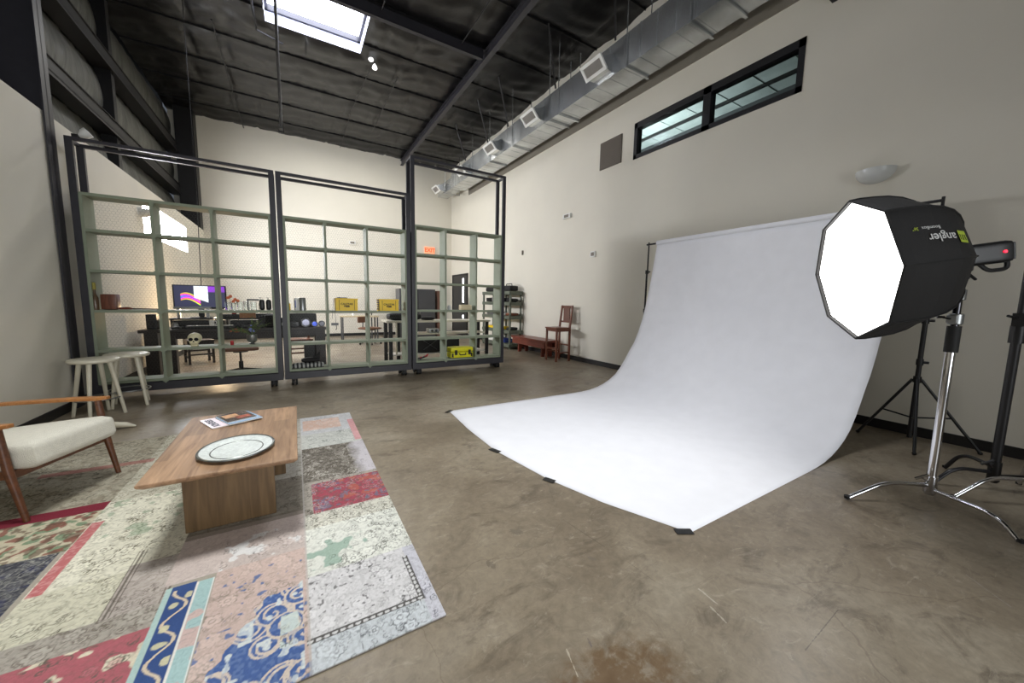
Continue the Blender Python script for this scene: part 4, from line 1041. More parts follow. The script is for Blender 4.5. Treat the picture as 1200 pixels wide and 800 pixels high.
MB().tube([(5.125, 1.09, 2.31), (5.125, 1.09, 2.22)], .012, 8).build('end_hook', m_blackst, t, smooth=True)
def bstand(y, label, side):
    x = 5.15; t = thing('backdrop_stand', label, 'stand', (x, y, 0), 0, 'black stands holding the backdrop bar')
    MB().tube([(x, y, .05), (x, y, 1.2)], .019, 12).build('lower_tube', m_blackst, t, smooth=True)
    MB().tube([(x, y, 1.2), (x, y, 1.85)], .015, 12).build('middle_tube', m_blackst, t, smooth=True)
    MB().tube([(x+.012, y, 1.85), (x+.012, y, 2.34)], .012, 12).build('upper_tube', m_blackst, t, smooth=True)
    for z in (.8, 1.2, 1.85):
        c = MB().tube([(x, y, z-.03), (x, y, z+.03)], .026, 12).build('collar', m_black, t, smooth=True)
        MB().tube([(x, y-.02, z), (x, y-.06, z)], .012, 8).build('knob', m_black, c, smooth=True)
    MB().tube([(x, y, .60), (x, y, .66)], .03, 12).build('leg_collar', m_black, t, smooth=True)
    for k, (dx, dy) in enumerate(((-.1, .5) if side else (-.1, .5), (-.42, -.12), (.14, -.42))):
        f = (x+dx, y+dy*(.7 if k == 0 else 1), .015)
        l = MB().tube([(x+dx*.06, y+dy*.06, .63), f], .012, 8).build('leg', m_black, t, smooth=True)
        MB().tube([(x, y, .25), ((x*.45+f[0]*.55), (y*.45+f[1]*.55), .63*.45+.01)], .008, 6).build('brace', m_black, t, smooth=True)
        MB().sphere(f, .018, 8, (1, 1, .8)).build('rubber_foot', m_rubber, l, smooth=True)
bstand(.93, 'black tripod stand holding the right end of backdrop bar', 1)
bstand(4.17, 'black backdrop stand mostly hidden behind the paper, left end', 0)
def tape(cx_, cy_, a, l, w, label):
    Mx = Matrix.Translation((cx_, cy_, .0046)) @ Matrix.Rotation(a, 4, 'Z')
    tag(MB().box(-l/2, l/2, -w/2, w/2, 0, .0008, Mx).build('gaffer_tape', m_black), label, 'tape')
tape(1.51, 3.93, .6, .11, .05, 'black tape patch on the leftmost backdrop corner')
tape(1.455, 2.68, 1.9, .11, .05, 'black tape patch on front edge, second from left')
tape(1.555, 2.02, 2.0, .09, .05, 'black tape patch on the middle of paper front edge')
tape(1.875, 1.155, -.52, .10, .05, 'black tape patch on nearest backdrop corner')

# ------------------------------------------------------------------ softbox light on its stand
SC = Vector((3.171, .926, 1.547)); nb = Vector((.678, -.719, .149)).normalized()
sv = nb.cross(Vector((0,0,1))).normalized(); uv = sv.cross(nb); roll = math.radians(1.54)
PR = [(0, .45), (.05, .453), (.13, .447), (.20, .437), (.27, .415), (.33, .38), (.38, .333), (.42, .28), (.45, .22), (.475, .15), (.49, .10)]
def prr(t): return float(np.interp(t, [a for a, _ in PR], [r for _, r in PR]))
def SP(phi, t, off=0):
    k = round((phi-PI/8)/(PI/4)); pc = k*PI/4+PI/8
    r = (prr(t)+off)*math.cos(PI/8)/math.cos(phi-pc)
    return SC+nb*t+(uv*math.cos(phi+roll)+sv*math.sin(phi+roll))*r
# light: softbox root at the head's mount
t = thing('softbox', 'large black octagonal softbox with a glowing white face', 'softbox', (3.6, .48, 1.64))
b = MB(); seg = 48; rings = []
tt = [0, .03, .05, .09, .13, .165, .20, .235, .27, .30, .33, .355, .38, .40, .42, .435, .45, .4625, .475, .483, .49]
for q in tt: rings.append([b.bm.verts.new(SP((k+.0)*2*PI/seg, q)) for k in range(seg)])
for a_, c_ in zip(rings, rings[1:]):
    for k in range(seg): b.bm.faces.new([a_[k], a_[(k+1)%seg], c_[(k+1)%seg], c_[k]])
o = b.build('fabric_shell', m_fabric_b, t); sm = o.modifiers.new('s', 'SOLIDIFY'); sm.thickness = .004; sm.offset = -1
for p in o.data.polygons: p.use_smooth = False
b = MB(); ed = []
for k in range(8):
    p = SP(k*PI/4, 0); q = SP((k+1)*PI/4-1e-4, 0)
    b.tube([p, q], .007, 8)
b.build('rim_piping', m_fabric_b, t, smooth=True)
m_face = mat('lit diffusion cloth', (255, 253, 250), .6, emit=7)
b = MB(); vs = []
for k in range(8):
    for w_, rr in ((0, .985), ):
        vs.append(SC+nb*.018+(uv*math.cos(k*PI/4+roll)+sv*math.sin(k*PI/4+roll))*.441)
n8 = len(vs)
b._add(vs+[v+nb*.004 for v in vs], [tuple(range(8)), tuple(range(15, 7, -1))]+[(i, (i+1)%8, 8+(i+1)%8, 8+i) for i in range(8)])
b.build('diffuser', m_face, t)
for k in range(8):
    b = MB(); b.tube([SP(k*PI/4+1e-4, q, .003) for q in tt[::2]], .005, 6); b.build('rod', m_fabric_b, t, smooth=True)
BK = SC+nb*.49
MB().tube([BK-nb*.01, BK+nb*.03], .105, 24).build('speed_ring', m_black, t, smooth=True)
# logo on the side panel
PHC = PI/8+PI/4
m_logow = mat('pale logo print', (190, 190, 188), .6); m_logog = mat('lime logo print', (150, 168, 50), .6)
def onside(v0):
    # text x runs towards the front rim, letters stand head down
    def f(co):
        x, y = co.x+v0[0], co.y+v0[1]; tq = .31-x*.72
        sc_ = 1.0; return SP(PHC+(y)/max(.2, prr(max(0, tq))), max(0.0, tq), .006+co.z)
    return f
text('lettering', 'angler', .075, m_logow, None, t, extrude=.0005, mapf=onside((.145, .03)), bold=.0006)
text('lettering', 'BoomBox', .030, m_logow, None, t, extrude=.0005, mapf=onside((.20, -.035)))
text('lettering', '36"', .030, m_logog, None, t, extrude=.0005, mapf=onside((.30, -.035)))
b = MB()
for k in range(1):
    q = [(.0-.035, -.01), (.03, -.01), (.03, .065), (-.035, .065)]
    f0 = onside((0,0)); vs = [f0(Vector((x, y, z))) for z in (0, .001) for x, y in q]
    b._add(vs, [(0,1,2,3), (4,5,6,7), (0,1,5,4), (1,2,6,5), (2,3,7,6), (3,0,4,7)])
b.build('logo_square', m_logog, t)
b = MB()
for x0 in (-.02, .0, .02):
    q = [(x0-.003, .015), (x0+.003, .015), (x0+.003, .05), (x0-.003, .05)]
    vs = [f0(Vector((x, y, z))) for z in (.001, .002) for x, y in q]
    b._add(vs, [(0,1,2,3), (4,5,6,7), (0,1,5,4), (1,2,6,5), (2,3,7,6), (3,0,4,7)])
b.build('logo_marks', m_fabric_b, t)
# monolight
hd = thing('studio_strobe', 'black studio light head behind the softbox with red display', 'studio light', tuple(BK+nb*.03))
hs = Vector((sv.x, sv.y, 0)).normalized(); hu = hs.cross(nb)
Mh = Matrix(((hs.x, hu.x, nb.x, BK.x), (hs.y, hu.y, nb.y, BK.y), (hs.z, hu.z, nb.z, BK.z), (0,0,0,1)))
if hu.z < 0: Mh = Mh @ Matrix.Rotation(PI, 4, 'Z')
MB().cushion(-.06, .06, -.065, .065, .031, .265, Mh, r=.022, puff=0, n=6).build('head_body', m_black, hd, smooth=True)
MB().lathe([(.075, .03), (.075, .06), (.066, .08)], (0,0,0), 24, Mh).build('mount_ring', m_blacks, hd, smooth=True)
MB().cushion(-.05, .05, -.052, .052, .26, .275, Mh, r=.007, puff=0, n=4).build('control_panel', m_blacks, hd, smooth=True)
MB().tube([Mh @ Vector((.058, .0, .215)), Mh @ Vector((.066, .0, .215))], .008, 10).tube([Mh @ Vector((-.058, .0, .215)), Mh @ Vector((-.066, .0, .215))], .008, 10).build('red_indicator', mat('red indicator', (255, 20, 50), .4, emit=3), hd)
MB().tube(arc([Mh @ Vector(p) for p in ((0, -.055, .14), (0, -.105, .18), (0, -.105, .27), (0, -.05, .268))], 5, .03), .012, 8).build('grip_handle', m_black, hd, smooth=True)

def cstand(cx_, cy_, legs, label, m_leg, m_pole, secs, rp):
    t = thing('light_stand', label, 'stand', (cx_, cy_, 0))
    for (fx, fy, h, rb) in legs:
        d = Vector((fx-cx_, fy-cy_, 0)); L = d.length; d.normalize()
        p0 = Vector((cx_, cy_, h))+d*.03; p1 = Vector((cx_, cy_, h+.012))+d*rb; p2 = Vector((fx, fy, .012))
        l = MB().tube(arc([p0, p1, p2], 8, .09), .0135, 12).build('leg', m_leg, t, smooth=True)
        MB().tube([p2, p2+(p1-p2).normalized()*-.004+Vector((0,0,.02))], .016, 10).build('rubber_foot', m_rubber, l, smooth=True)
    zt = max(l[2] for l in legs)
    MB().tube([(cx_, cy_, .055), (cx_, cy_, .07), (cx_, cy_, zt+.04)], [.024, .032, .032], 16).build('hub', m_pole if m_pole is not m_blackst else m_black, t, smooth=True)
    MB().tube([(cx_-.03, cy_+.01, zt), (cx_-.12, cy_+.03, zt+.05)], .006, 8).tube([(cx_-.10, cy_+.0, zt+.07), (cx_-.13, cy_+.05, zt+.03)], .009, 8).build('t_handle', m_pole, t, smooth=True)
    return t, zt
t, zt = cstand(3.657, .533, ((3.19, .82, .12, .30), (3.45, .15, .095, .33), (4.12, .62, .145, .33)), 'chrome light stand holding up the softbox', m_chrome, m_chrome, None, .024)
X, Y = 3.657, .533
MB().tube([(X, Y, zt+.03), (X, Y, 1.04)], .023, 20).build('lower_tube', m_chrome, t, smooth=True)
MB().tube([(X, Y, 1.03), (X, Y, 1.20)], .033, 20).build('grip_sleeve', m_rubber, t, smooth=True)
for z, r in ((1.245, .030), (1.40, .026)):
    c = MB().tube([(X, Y, z-.035), (X, Y, z-.03), (X, Y, z+.03), (X, Y, z+.035)], [r, r+.006, r+.006, r], 18).box(X-.06, X-.02, Y-.012, Y+.03, z-.022, z+.022).build('locking_collar', m_pewter, t, smooth=True)
    MB().tube([(X-.05, Y+.01, z), (X-.115, Y+.045, z+.012)], .006, 8).tube([(X-.105, Y+.03, z+.012), (X-.12, Y+.06, z+.012)], .008, 8).build('t_handle', m_chromed, c, smooth=True)
MB().tube([(X, Y, 1.2), (X, Y, 1.40)], .019, 18).build('middle_tube', m_chromed, t, smooth=True)
MB().tube([(X, Y, 1.40), (X, Y, 1.52)], .015, 16).build('upper_tube', m_chrome, t, smooth=True)
HC = Mh @ Vector((0, -.085, .085))
MB().box(X-.04, X+.03, Y-.03, Y+.03, 1.5, 1.56).tube([(X, Y-.04, 1.57), (X, Y+.04, 1.57)], .022, 12).box(X-.02, X+.025, Y-.022, Y+.022, 1.56, 1.62).build('swivel_bracket', m_black, t, bevel=.004)
MB().tube([(X+.02, Y-.02, 1.535), (X+.085, Y-.045, 1.50)], .008, 8).build('tilt_lever', m_black, t, smooth=True)

t, zt = cstand(4.345, .345, ((4.08, .58, .13, .24), (4.55, .60, .17, .22), (4.72, .05, .10, .3)), 'black light stand at the right edge of the photo', m_blacks, m_blackst, None, .024)
X, Y = 4.345, .345
MB().tube([(X, Y, zt+.03), (X, Y, 1.10)], .025, 18).build('lower_tube', m_blackst, t, smooth=True)
c = MB().tube([(X, Y, 1.08), (X, Y, 1.20)], .037, 18).box(X-.05, X+.05, Y-.03, Y+.03, 1.2, 1.29).build('grip_head', m_black, t, smooth=True)
MB().tube([(X-.04, Y+.01, 1.255), (X-.125, Y+.04, 1.27)], .009, 8).build('t_handle', m_black, c, smooth=True)
MB().tube([(X, Y, 1.29), (X, Y, 1.62)], .018, 16).build('upper_tube', m_blackst, t, smooth=True)
t, zt = cstand(4.36, .10, ((3.86, .455, .16, .40), (3.93, -.04, .12, .30), (4.62, .25, .21, .24)), 'chrome stand base with bent legs beside the black stand', m_chrome, m_chrome, None, .02)
MB().tube([(4.36, .10, zt+.03), (4.36, .10, 1.2)], .02, 18).build('lower_tube', m_chrome, t, smooth=True)

# ------------------------------------------------------------------ stools
def stool(cx_, cy_, rz, label):
    t = thing('stool', label, 'stool', (cx_, cy_, 0), rz, 'round cream stools by the left wall')
    MB().lathe([(0, .575), (.15, .577), (.185, .583), (.195, .597), (.193, .613), (.18, .62), (0, .62)], (0,0,0), 40).build('seat', m_cream, t, world=False, smooth=True)
    for k in range(4):
        a = PI/4+k*PI/2; c, s = math.cos(a), math.sin(a)
        MB().tube([(.115*c, .115*s, .578), (.20*c, .20*s, 0)], [.021, .015], 12).build('leg', m_cream, t, world=False, smooth=True)
    b = MB(); b.lathe([(.176+.007*math.cos(i*PI/3), .19+.007*math.sin(i*PI/3)) for i in range(7)], (0,0,0), 40, cap=False); b.build('foot_ring', m_pewter, t, world=False, smooth=True)
    return t
s1 = stool(-1.86, 5.55, .75, 'nearer round cream stool by the left wall')
s2 = dup(s1, (-1.72, 5.93, 0), .2, 'farther round cream stool, half behind the nearer one')

# ------------------------------------------------------------------ rug
def vnoise(X_, Y_, sc, seed, oct_=3):
    out = np.zeros_like(X_); amp = 1; tot = 0
    for o_ in range(oct_):
        rs = np.random.RandomState(seed+o_*7); g = rs.rand(257, 257)
        x = X_*sc+31.7; y = Y_*sc+17.3; xi = np.floor(x).astype(int); yi = np.floor(y).astype(int)
        fx = x-xi; fy = y-yi; fx = fx*fx*(3-2*fx); fy = fy*fy*(3-2*fy); a = lambda i, j: g[(xi+i) % 257, (yi+j) % 257]
        out += amp*((a(0,0)*(1-fx)+a(1,0)*fx)*(1-fy)+(a(0,1)*(1-fx)+a(1,1)*fx)*fy); tot += amp; amp *= .5; sc *= 2.03
    return out/tot
def rug():
    RX0_, RX1_, RY0_, RY1_ = -2.1, .49, 1.30, 4.40; st = .0042
    gx = np.arange(RX0_, RX1_+1e-6, st); gy = np.arange(RY0_, RY1_+1e-6, st)
    X_, Y_ = np.meshgrid(gx, gy, indexing='ij')
    col = np.zeros(X_.shape+(3,))
    def C3(c): return np.array(lin(c))
    def lines(sc, seed, w, o=2):
        n_ = vnoise(X_, Y_, sc, seed, o); g0, g1 = np.gradient(n_, st); g = np.hypot(g0, g1)+1e-3
        d = np.abs(n_-.5)/g; return np.clip((w-d)/.0025+.5, 0, 1)
    def blobs(sc, seed, th, o=2, soft=.03): return np.clip((vnoise(X_, Y_, sc, seed, o)-th)/soft, 0, 1)
    def put(mask, c, a=1.0):
        nonlocal col; m_ = (mask*a)[..., None]; col = col*(1-m_)+C3(c)*m_
    def rect(x0, x1, y0, y1, ): 
        return ((X_ >= x0) & (X_ < x1) & (Y_ >= y0) & (Y_ < y1)).astype(float)
    f1 = lines(22, 3, .0024); f2 = lines(40, 11, .0018); f3 = lines(14, 21, .003, 3); bl = blobs(40, 31, .58); bl2 = blobs(24, 41, .6); sp = blobs(90, 51, .55, 1, .15)
    nX, nY = X_.shape; FO = np.zeros_like(X_); FF = np.zeros_like(X_); SW = np.zeros_like(X_); rr_ = np.random.RandomState(8)
    def stamp(cx_, cy_, R_, kind):
        i0, i1 = int((cx_-R_-RX0_)/st), int((cx_+R_-RX0_)/st)+1; j0, j1 = int((cy_-R_-RY0_)/st), int((cy_+R_-RY0_)/st)+1
        i0, j0 = max(i0, 0), max(j0, 0); i1, j1 = min(i1, nX), min(j1, nY)
        if i1 <= i0 or j1 <= j0: return
        dx = X_[i0:i1, j0:j1]-cx_; dy = Y_[i0:i1, j0:j1]-cy_; r = np.hypot(dx, dy); th = np.arctan2(dy, dx)
        if kind == 0:        # rosette
            n_ = rr_.choice([5, 6, 8]); ph = rr_.rand()*6.28; e = R_*(.62+.3*np.abs(np.cos(n_*th/2+ph)))
            o_ = (np.abs(r-e) < .0031)|(np.abs(r-R_*.28) < .0026); f_ = (r < e)
            FO[i0:i1, j0:j1] = np.where(f_, 0, FO[i0:i1, j0:j1]); FO[i0:i1, j0:j1] = np.maximum(FO[i0:i1, j0:j1], o_); FF[i0:i1, j0:j1] = np.maximum(FF[i0:i1, j0:j1], f_)
        elif kind == 1:      # leaf
            a = rr_.rand()*6.28; u = dx*np.cos(a)+dy*np.sin(a); v = -dx*np.sin(a)+dy*np.cos(a)
            w_ = R_*.36*(1-(u/R_)**2); FO[i0:i1, j0:j1] = np.maximum(FO[i0:i1, j0:j1], (np.abs(u) < R_)&(np.abs(np.abs(v)-w_) < .002)|((np.abs(u) < R_*.6)&(np.abs(v) < .0015)))
        elif kind == 2:      # curling tendril
            ph = rr_.rand(); sg = rr_.choice([-1, 1]); p = R_*.55; d = np.abs(((r/p-sg*th/6.2832+ph) % 1)-.5)*p
            FO[i0:i1, j0:j1] = np.maximum(FO[i0:i1, j0:j1], (d < .0023)&(r < R_*.9)&(r > R_*.12))
        else:                # broad scroll
            ph = rr_.rand(); sg = rr_.choice([-1, 1]); p = R_*.62; d = np.abs(((r/p-sg*th/6.2832+ph) % 1)-.5)*p
            SW[i0:i1, j0:j1] = np.where(r < R_, 0, SW[i0:i1, j0:j1]); SW[i0:i1, j0:j1] = np.maximum(SW[i0:i1, j0:j1], ((d < .0055)&(r < R_*.95))|(np.abs(r-R_*.95) < .005))
    for k in range(2600): stamp(rr_.uniform(RX0_, RX1_), rr_.uniform(RY0_, RY1_), rr_.uniform(.012, .03), rr_.choice([1, 2, 2]))
    for k in range(620): stamp(rr_.uniform(RX0_, RX1_), rr_.uniform(RY0_, RY1_), rr_.uniform(.02, .045), 0)
    for k in range(46): stamp(rr_.uniform(-.6, .02), rr_.uniform(1.3, 2.0), rr_.uniform(.045, .07), 3)
    worn = np.clip(vnoise(X_, Y_, 6, 301, 4)*3.2-.8, .4, 1)*np.clip(vnoise(X_, Y_, 70, 311, 2)*3-.7, .3, 1)
    f1 = np.clip(FO, 0, 1)*worn; f2 = f2*worn*.8; f3 = f3*worn
    def patch(x0, x1, y0, y1, bg, ink, ia=.8, l=(1, 1, 0), b_=None, ba=.6):
        R = rect(x0, x1, y0, y1); put(R, bg)
        if b_: put(R*bl2, b_, ba)
        if l[0]: put(R*f1, ink, ia*l[0])
        if l[1]: put(R*f2, ink, ia*l[1])
        if l[2]: put(R*f3, ink, ia*l[2])
        put(R*sp*.16, ink); put(R*FF*.35, tuple(min(255, q+26) for q in bg)) if l[0] else None; put(R*f1, ink, ia*l[0]*.7)
    put(np.ones_like(X_), (170, 160, 140))
    # far left and behind the armchair
    patch(-2.1, -1.04, 3.13, 4.4, (176, 166, 138), (92, 82, 62), .8, (1, .9, 1), (140, 126, 98))
    patch(-1.04, -.55, 3.11, 4.4, (200, 192, 164), (104, 94, 72), .85, (.8, 1, .6))
    put(rect(-1.6, -1.0, 3.75, 3.82), (178, 92, 84), .7)
    patch(-2.1, -1.04, 2.60, 3.02, (205, 190, 152), (90, 130, 84), .3, (1, .4, 0))
    R = rect(-2.1, -1.04, 2.60, 3.02); put(R*blobs(20, 61, .58), (92, 138, 92), .8); put(R*blobs(22, 71, .6), (150, 62, 50), .8); put(R*blobs(30, 81, .62), (110, 80, 60), .7)
    put(rect(-2.1, -1.04, 3.02, 3.13), (140, 24, 50))
    patch(-2.1, -1.06, 2.05, 2.60, (66, 66, 76), (176, 174, 160), .6, (1, .6, .8), (44, 50, 100), .5)
    patch(-2.1, -1.04, 1.30, 2.05, (140, 136, 122), (78, 74, 58), .7, (1, 1, .5))
    # cream field
    patch(-1.04, -.55, 2.26, 3.11, (226, 220, 192), (112, 104, 74), .9, (1, 1, 0))
    put(rect(-1.04, -.62, 2.6, 3.1)*blobs(18, 91, .66), (130, 160, 120), .6)
    patch(-1.04, -.70, 1.93, 2.26, (214, 208, 176), (96, 88, 66), .9, (1, 1, .6))
    put(rect(-1.035, -.985, 2.25, 2.86), (206, 92, 96), .95)
    put(rect(-1.035, -.985, 2.25, 2.86)*sp, (232, 170, 160), .4)
    patch(-.72, -.53, 1.90, 2.30, (186, 172, 160), (108, 96, 84), .8, (.8, 1, 0))
    for x in (-.725, -.71, -.695, -.545, -.53): put(rect(x, x+.006, 1.95, 2.42), (96, 84, 70), .8)
    patch(-1.04, -.50, 1.82, 1.95, (176, 166, 150), (110, 98, 84), .7, (1, 1, .6))
    patch(-1.04, -.50, 1.30, 1.82, (196, 92, 104), (90, 96, 78), .75, (1, .3, 0), (228, 216, 180), .95)
    # middle column
    patch(-.55, 0, 2.95, 4.4, (190, 184, 168), (116, 104, 88), .8, (1, 1, 0))
    patch(-.55, 0, 2.44, 2.95, (148, 138, 120), (84, 74, 60), .85, (1, 1, 1))
    patch(-.55, 0, 2.05, 2.44, (204, 184, 174), (150, 130, 122), .5, (.3, .5, 0))
    put(rect(-.55, 0, 2.40, 2.46), (128, 118, 100), .7)
    R = rect(-.36, 0, 2.0, 2.3); put(R*blobs(12, 141, .64, 4), (226, 226, 224), .8); put(R*f1, (96, 90, 84), .6)
    patch(-.365, 0, 1.30, 2.05, (212, 180, 166), (112, 110, 88), .6, (.8, 0, 0))
    put(rect(-.365, 0, 1.3, 2.02)*blobs(32, 151, .76), (70, 112, 176), .85)
    # blue medallion with pale arabesques
    dm = np.hypot((X_+.02)/.24, (Y_-1.42)/.36)
    Md = (dm+.5*(vnoise(X_, Y_, 12, 161, 2)-.5) < 1.08).astype(float)*rect(-.4, -.02, 1.3, 1.8)
    put(Md, (64, 102, 172)); put(Md*SW, (222, 200, 176), .95); put(Md*blobs(34, 181, .74, 1), (214, 222, 218), .9)
    put(Md*sp, (120, 150, 200), .35)
    put(rect(-.10, 0, 1.46, 1.62)*blobs(12, 191, .5, 2), (206, 220, 210), .9); put(rect(-.10, 0, 1.46, 1.62)*f1, (80, 84, 70), .8)
    put(rect(-.425, -.372, 1.30, 2.02), (158, 200, 198)); put(rect(-.425, -.372, 1.30, 2.02)*blobs(22, 201, .62, 1), (220, 176, 164), .9); put(rect(-.425, -.372, 1.3, 2.02)*f2, (96, 120, 130), .5)
    put(rect(-.43, -.424, 1.3, 2.02), (232, 226, 214)); put(rect(-.372, -.366, 1.3, 2.02), (230, 232, 226))
    put(rect(-.515, -.43, 1.30, 2.03), (48, 84, 150)); B_ = rect(-.51, -.435, 1.3, 2.0)
    wv = -.472+.028*np.sin(Y_*34); put(B_*(np.abs(X_-wv) < .006), (220, 196, 160)); put(B_*blobs(24, 211, .68, 1), (216, 206, 150), .9)
    put(rect(-.535, -.515, 1.3, 2.03), (170, 204, 196))
    # right column
    patch(0, .5, 3.83, 4.4, (206, 206, 206), (150, 140, 150), .7, (.6, 1, 0))
    patch(.02, .36, 3.95, 4.28, (222, 176, 150), (220, 222, 218), .8, (1, 1, 0))
    patch(0, .5, 3.46, 3.83, (206, 206, 196), (120, 128, 120), .8, (1, .6, .5))
    patch(.43, .5, 3.5, 4.15, (226, 150, 150), (230, 190, 190), .6, (1, 1, 0))
    patch(0, .5, 2.80, 3.46, (104, 94, 80), (206, 198, 182), .85, (1, 1, .5))
    fade = np.clip((X_-.34)/.08+1.2*(vnoise(X_, Y_, 10, 221)-.5), 0, 1)*rect(0, .5, 2.8, 3.46); put(fade, (214, 206, 212), .85); put(fade*f1, (130, 120, 130), .7)
    patch(0, .5, 2.33, 2.80, (176, 166, 150), (88, 78, 66), .8, (1, 1, 0))
    R = rect(.05, .5, 2.36, 2.76); put(R, (182, 62, 84)); put(R*f2, (146, 130, 120), .7); put(R*f1, (210, 160, 170), .7); put(R*sp, (120, 90, 84), .7)
    put(R*blobs(20, 231, .56, 3)*(X_ > .22), (206, 96, 56), .6); put(R*blobs(34, 241, .66), (90, 120, 150), .6); put(R*f1, (190, 176, 166), .5)
    patch(0, .5, 2.18, 2.36, (214, 210, 190), (92, 86, 68), .9, (1, 1, .6))
    patch(0, .5, 1.80, 2.20, (226, 226, 212), (104, 104, 90), .8, (.9, 0, .7))
    gr = rect(0, .5, 1.84, 2.06)*blobs(11, 251, .52, 3)*(X_ < .3); put(gr, (136, 176, 152), .8); put(gr*f1, (96, 104, 92), .8)
    patch(0, .5, 1.30, 1.80, (220, 216, 216), (92, 90, 88), .75, (.7, 0, .5))
    put(rect(0, .5, 1.3, 1.8)*blobs(60, 261, .76), (92, 90, 88), .8)
    patch(0, .5, 1.30, 1.43, (206, 212, 216), (84, 88, 92), .85, (.8, 1, 0)); patch(.43, .5, 1.30, 1.80, (206, 204, 214), (110, 108, 118), .8, (1, 1, 0))
    def chain(cx_, cy_, w_, h_, along):
        u_c = (Y_-cy_) if along == 'y' else (X_-cx_); w_c = (X_-cx_) if along == 'y' else (Y_-cy_)
        R = ((np.abs(u_c) < h_/2) & (np.abs(w_c) < w_/2)).astype(float)
        s_ = np.abs(np.sin(u_c*PI/.028)); put(R, (96, 92, 88)); put(R*((np.abs(w_c) < w_*.32*s_) & (s_ > .35)), (214, 212, 210))
    chain(.425, 1.575, .024, .31, 'y'); chain(.21, 1.435, .024, .44, 'x')
    # seams and wear
    put((np.abs(X_+.002) < .004).astype(float), (196, 190, 182), .6)
    wear = vnoise(X_, Y_, 5, 271, 4); col = col*(.93+.14*wear[..., None])
    fib = np.random.RandomState(5).rand(*X_.shape); col = col*(.93+.14*fib[..., None])
    lum = (col*np.array([.21,.72,.07])).sum(-1, keepdims=True); col = np.clip(lum*.3+col*.7, 0, 1)*.92
    nx_, ny_ = X_.shape
    rz_ = .010+.0012*(fib-.5)
    V_ = np.stack([X_, Y_, rz_], -1).reshape(-1, 3)
    ii, jj = np.meshgrid(np.arange(nx_-1), np.arange(ny_-1), indexing='ij'); k = (ii*ny_+jj).ravel()
    F_ = np.stack([k, k+ny_, k+ny_+1, k+1], -1)
    # skirt so the rug has thickness
    edge = np.concatenate([np.arange(ny_), (np.arange(1, nx_))*ny_+ny_-1, (nx_-1)*ny_+np.arange(ny_-2, -1, -1), np.arange(nx_-2, 0, -1)*ny_])
    n0 = len(V_); low = V_[edge].copy(); low[:, 2] = 0.001; V_ = np.vstack([V_, low]); m_ = len(edge)
    a = np.arange(m_); b2 = (a+1) % m_; FS = np.stack([edge[a], edge[b2], n0+b2, n0+a], -1)
    F_ = np.vstack([F_, FS])
    me = bpy.data.meshes.new('rug')
    me.vertices.add(len(V_)); me.vertices.foreach_set('co', V_.ravel().astype(np.float32))
    me.loops.add(F_.size); me.loops.foreach_set('vertex_index', F_.ravel().astype(np.int32))
    me.polygons.add(len(F_)); me.polygons.foreach_set('loop_start', np.arange(0, F_.size, 4, dtype=np.int32))
    me.update(calc_edges=True); me.validate()
    ca = me.color_attributes.new('pattern', 'FLOAT_COLOR', 'POINT')
    cc = np.ones((len(V_), 4), np.float32); cc[:n0, :3] = col.reshape(-1, 3); cc[n0:, :3] = C3((120, 110, 96))
    ca.data.foreach_set('color', cc.ravel())
    m = mat('woven rug', (200, 190, 170), .95, bump=.5, bscale=260); nt = m.node_tree; bb = nt.nodes['Principled BSDF']
    at = node(nt, 'ShaderNodeAttribute'); at.attribute_name = 'pattern'; nt.links.new(at.outputs['Color'], bb.inputs['Base Color'])
    bb.inputs['Specular IOR Level'].default_value = .15
    me.materials.append(m)
    o = bpy.data.objects.new('patchwork_rug', me); C.objects.link(o)
    tag(o, 'faded patchwork oriental rug lying on the concrete floor', 'rug')
rug()
RZ = .0112

# ------------------------------------------------------------------ coffee table and what lies on it
t = thing('coffee_table', 'low rectangular wooden coffee table standing on the rug', 'table', (-.34, 2.83, RZ))
TZ = .43; x0, x1, y0, y1 = -.665, -.02, 2.225, 3.345
def slab():
    b = MB(); e = .022
    lo = [Vector((x0+e, y0+e, TZ-.032)), Vector((x1-e, y0+e, TZ-.032)), Vector((x1-e, y1-e, TZ-.032)), Vector((x0+e, y1-e, TZ-.032))]
    mi = [Vector((x0, y0, TZ-.014)), Vector((x1, y0, TZ-.014)), Vector((x1, y1, TZ-.014)), Vector((x0, y1, TZ-.014))]
    hi = [Vector((x0, y0, TZ)), Vector((x1, y0, TZ)), Vector((x1, y1, TZ)), Vector((x0, y1, TZ))]
    b._add(lo+mi+hi, [(3,2,1,0), (8,9,10,11)]+[(i, (i+1)%4, 4+(i+1)%4, 4+i) for i in range(4)]+[(4+i, 4+(i+1)%4, 8+(i+1)%4, 8+i) for i in range(4)])
    return b
slab().build('tabletop', m_table, t, bevel=.004)
MB().box(-.56, -.145, 2.48, 2.53, RZ, TZ-.032).build('panel_leg', m_tablev, t, bevel=.003)
MB().box(-.535, -.105, 3.03, 3.08, RZ, TZ-.032).build('panel_leg', m_tablev, t, bevel=.003)
MB().box(-.40, -.30, 2.53, 3.03, TZ-.12, TZ-.032).build('stretcher', m_tablev, t)
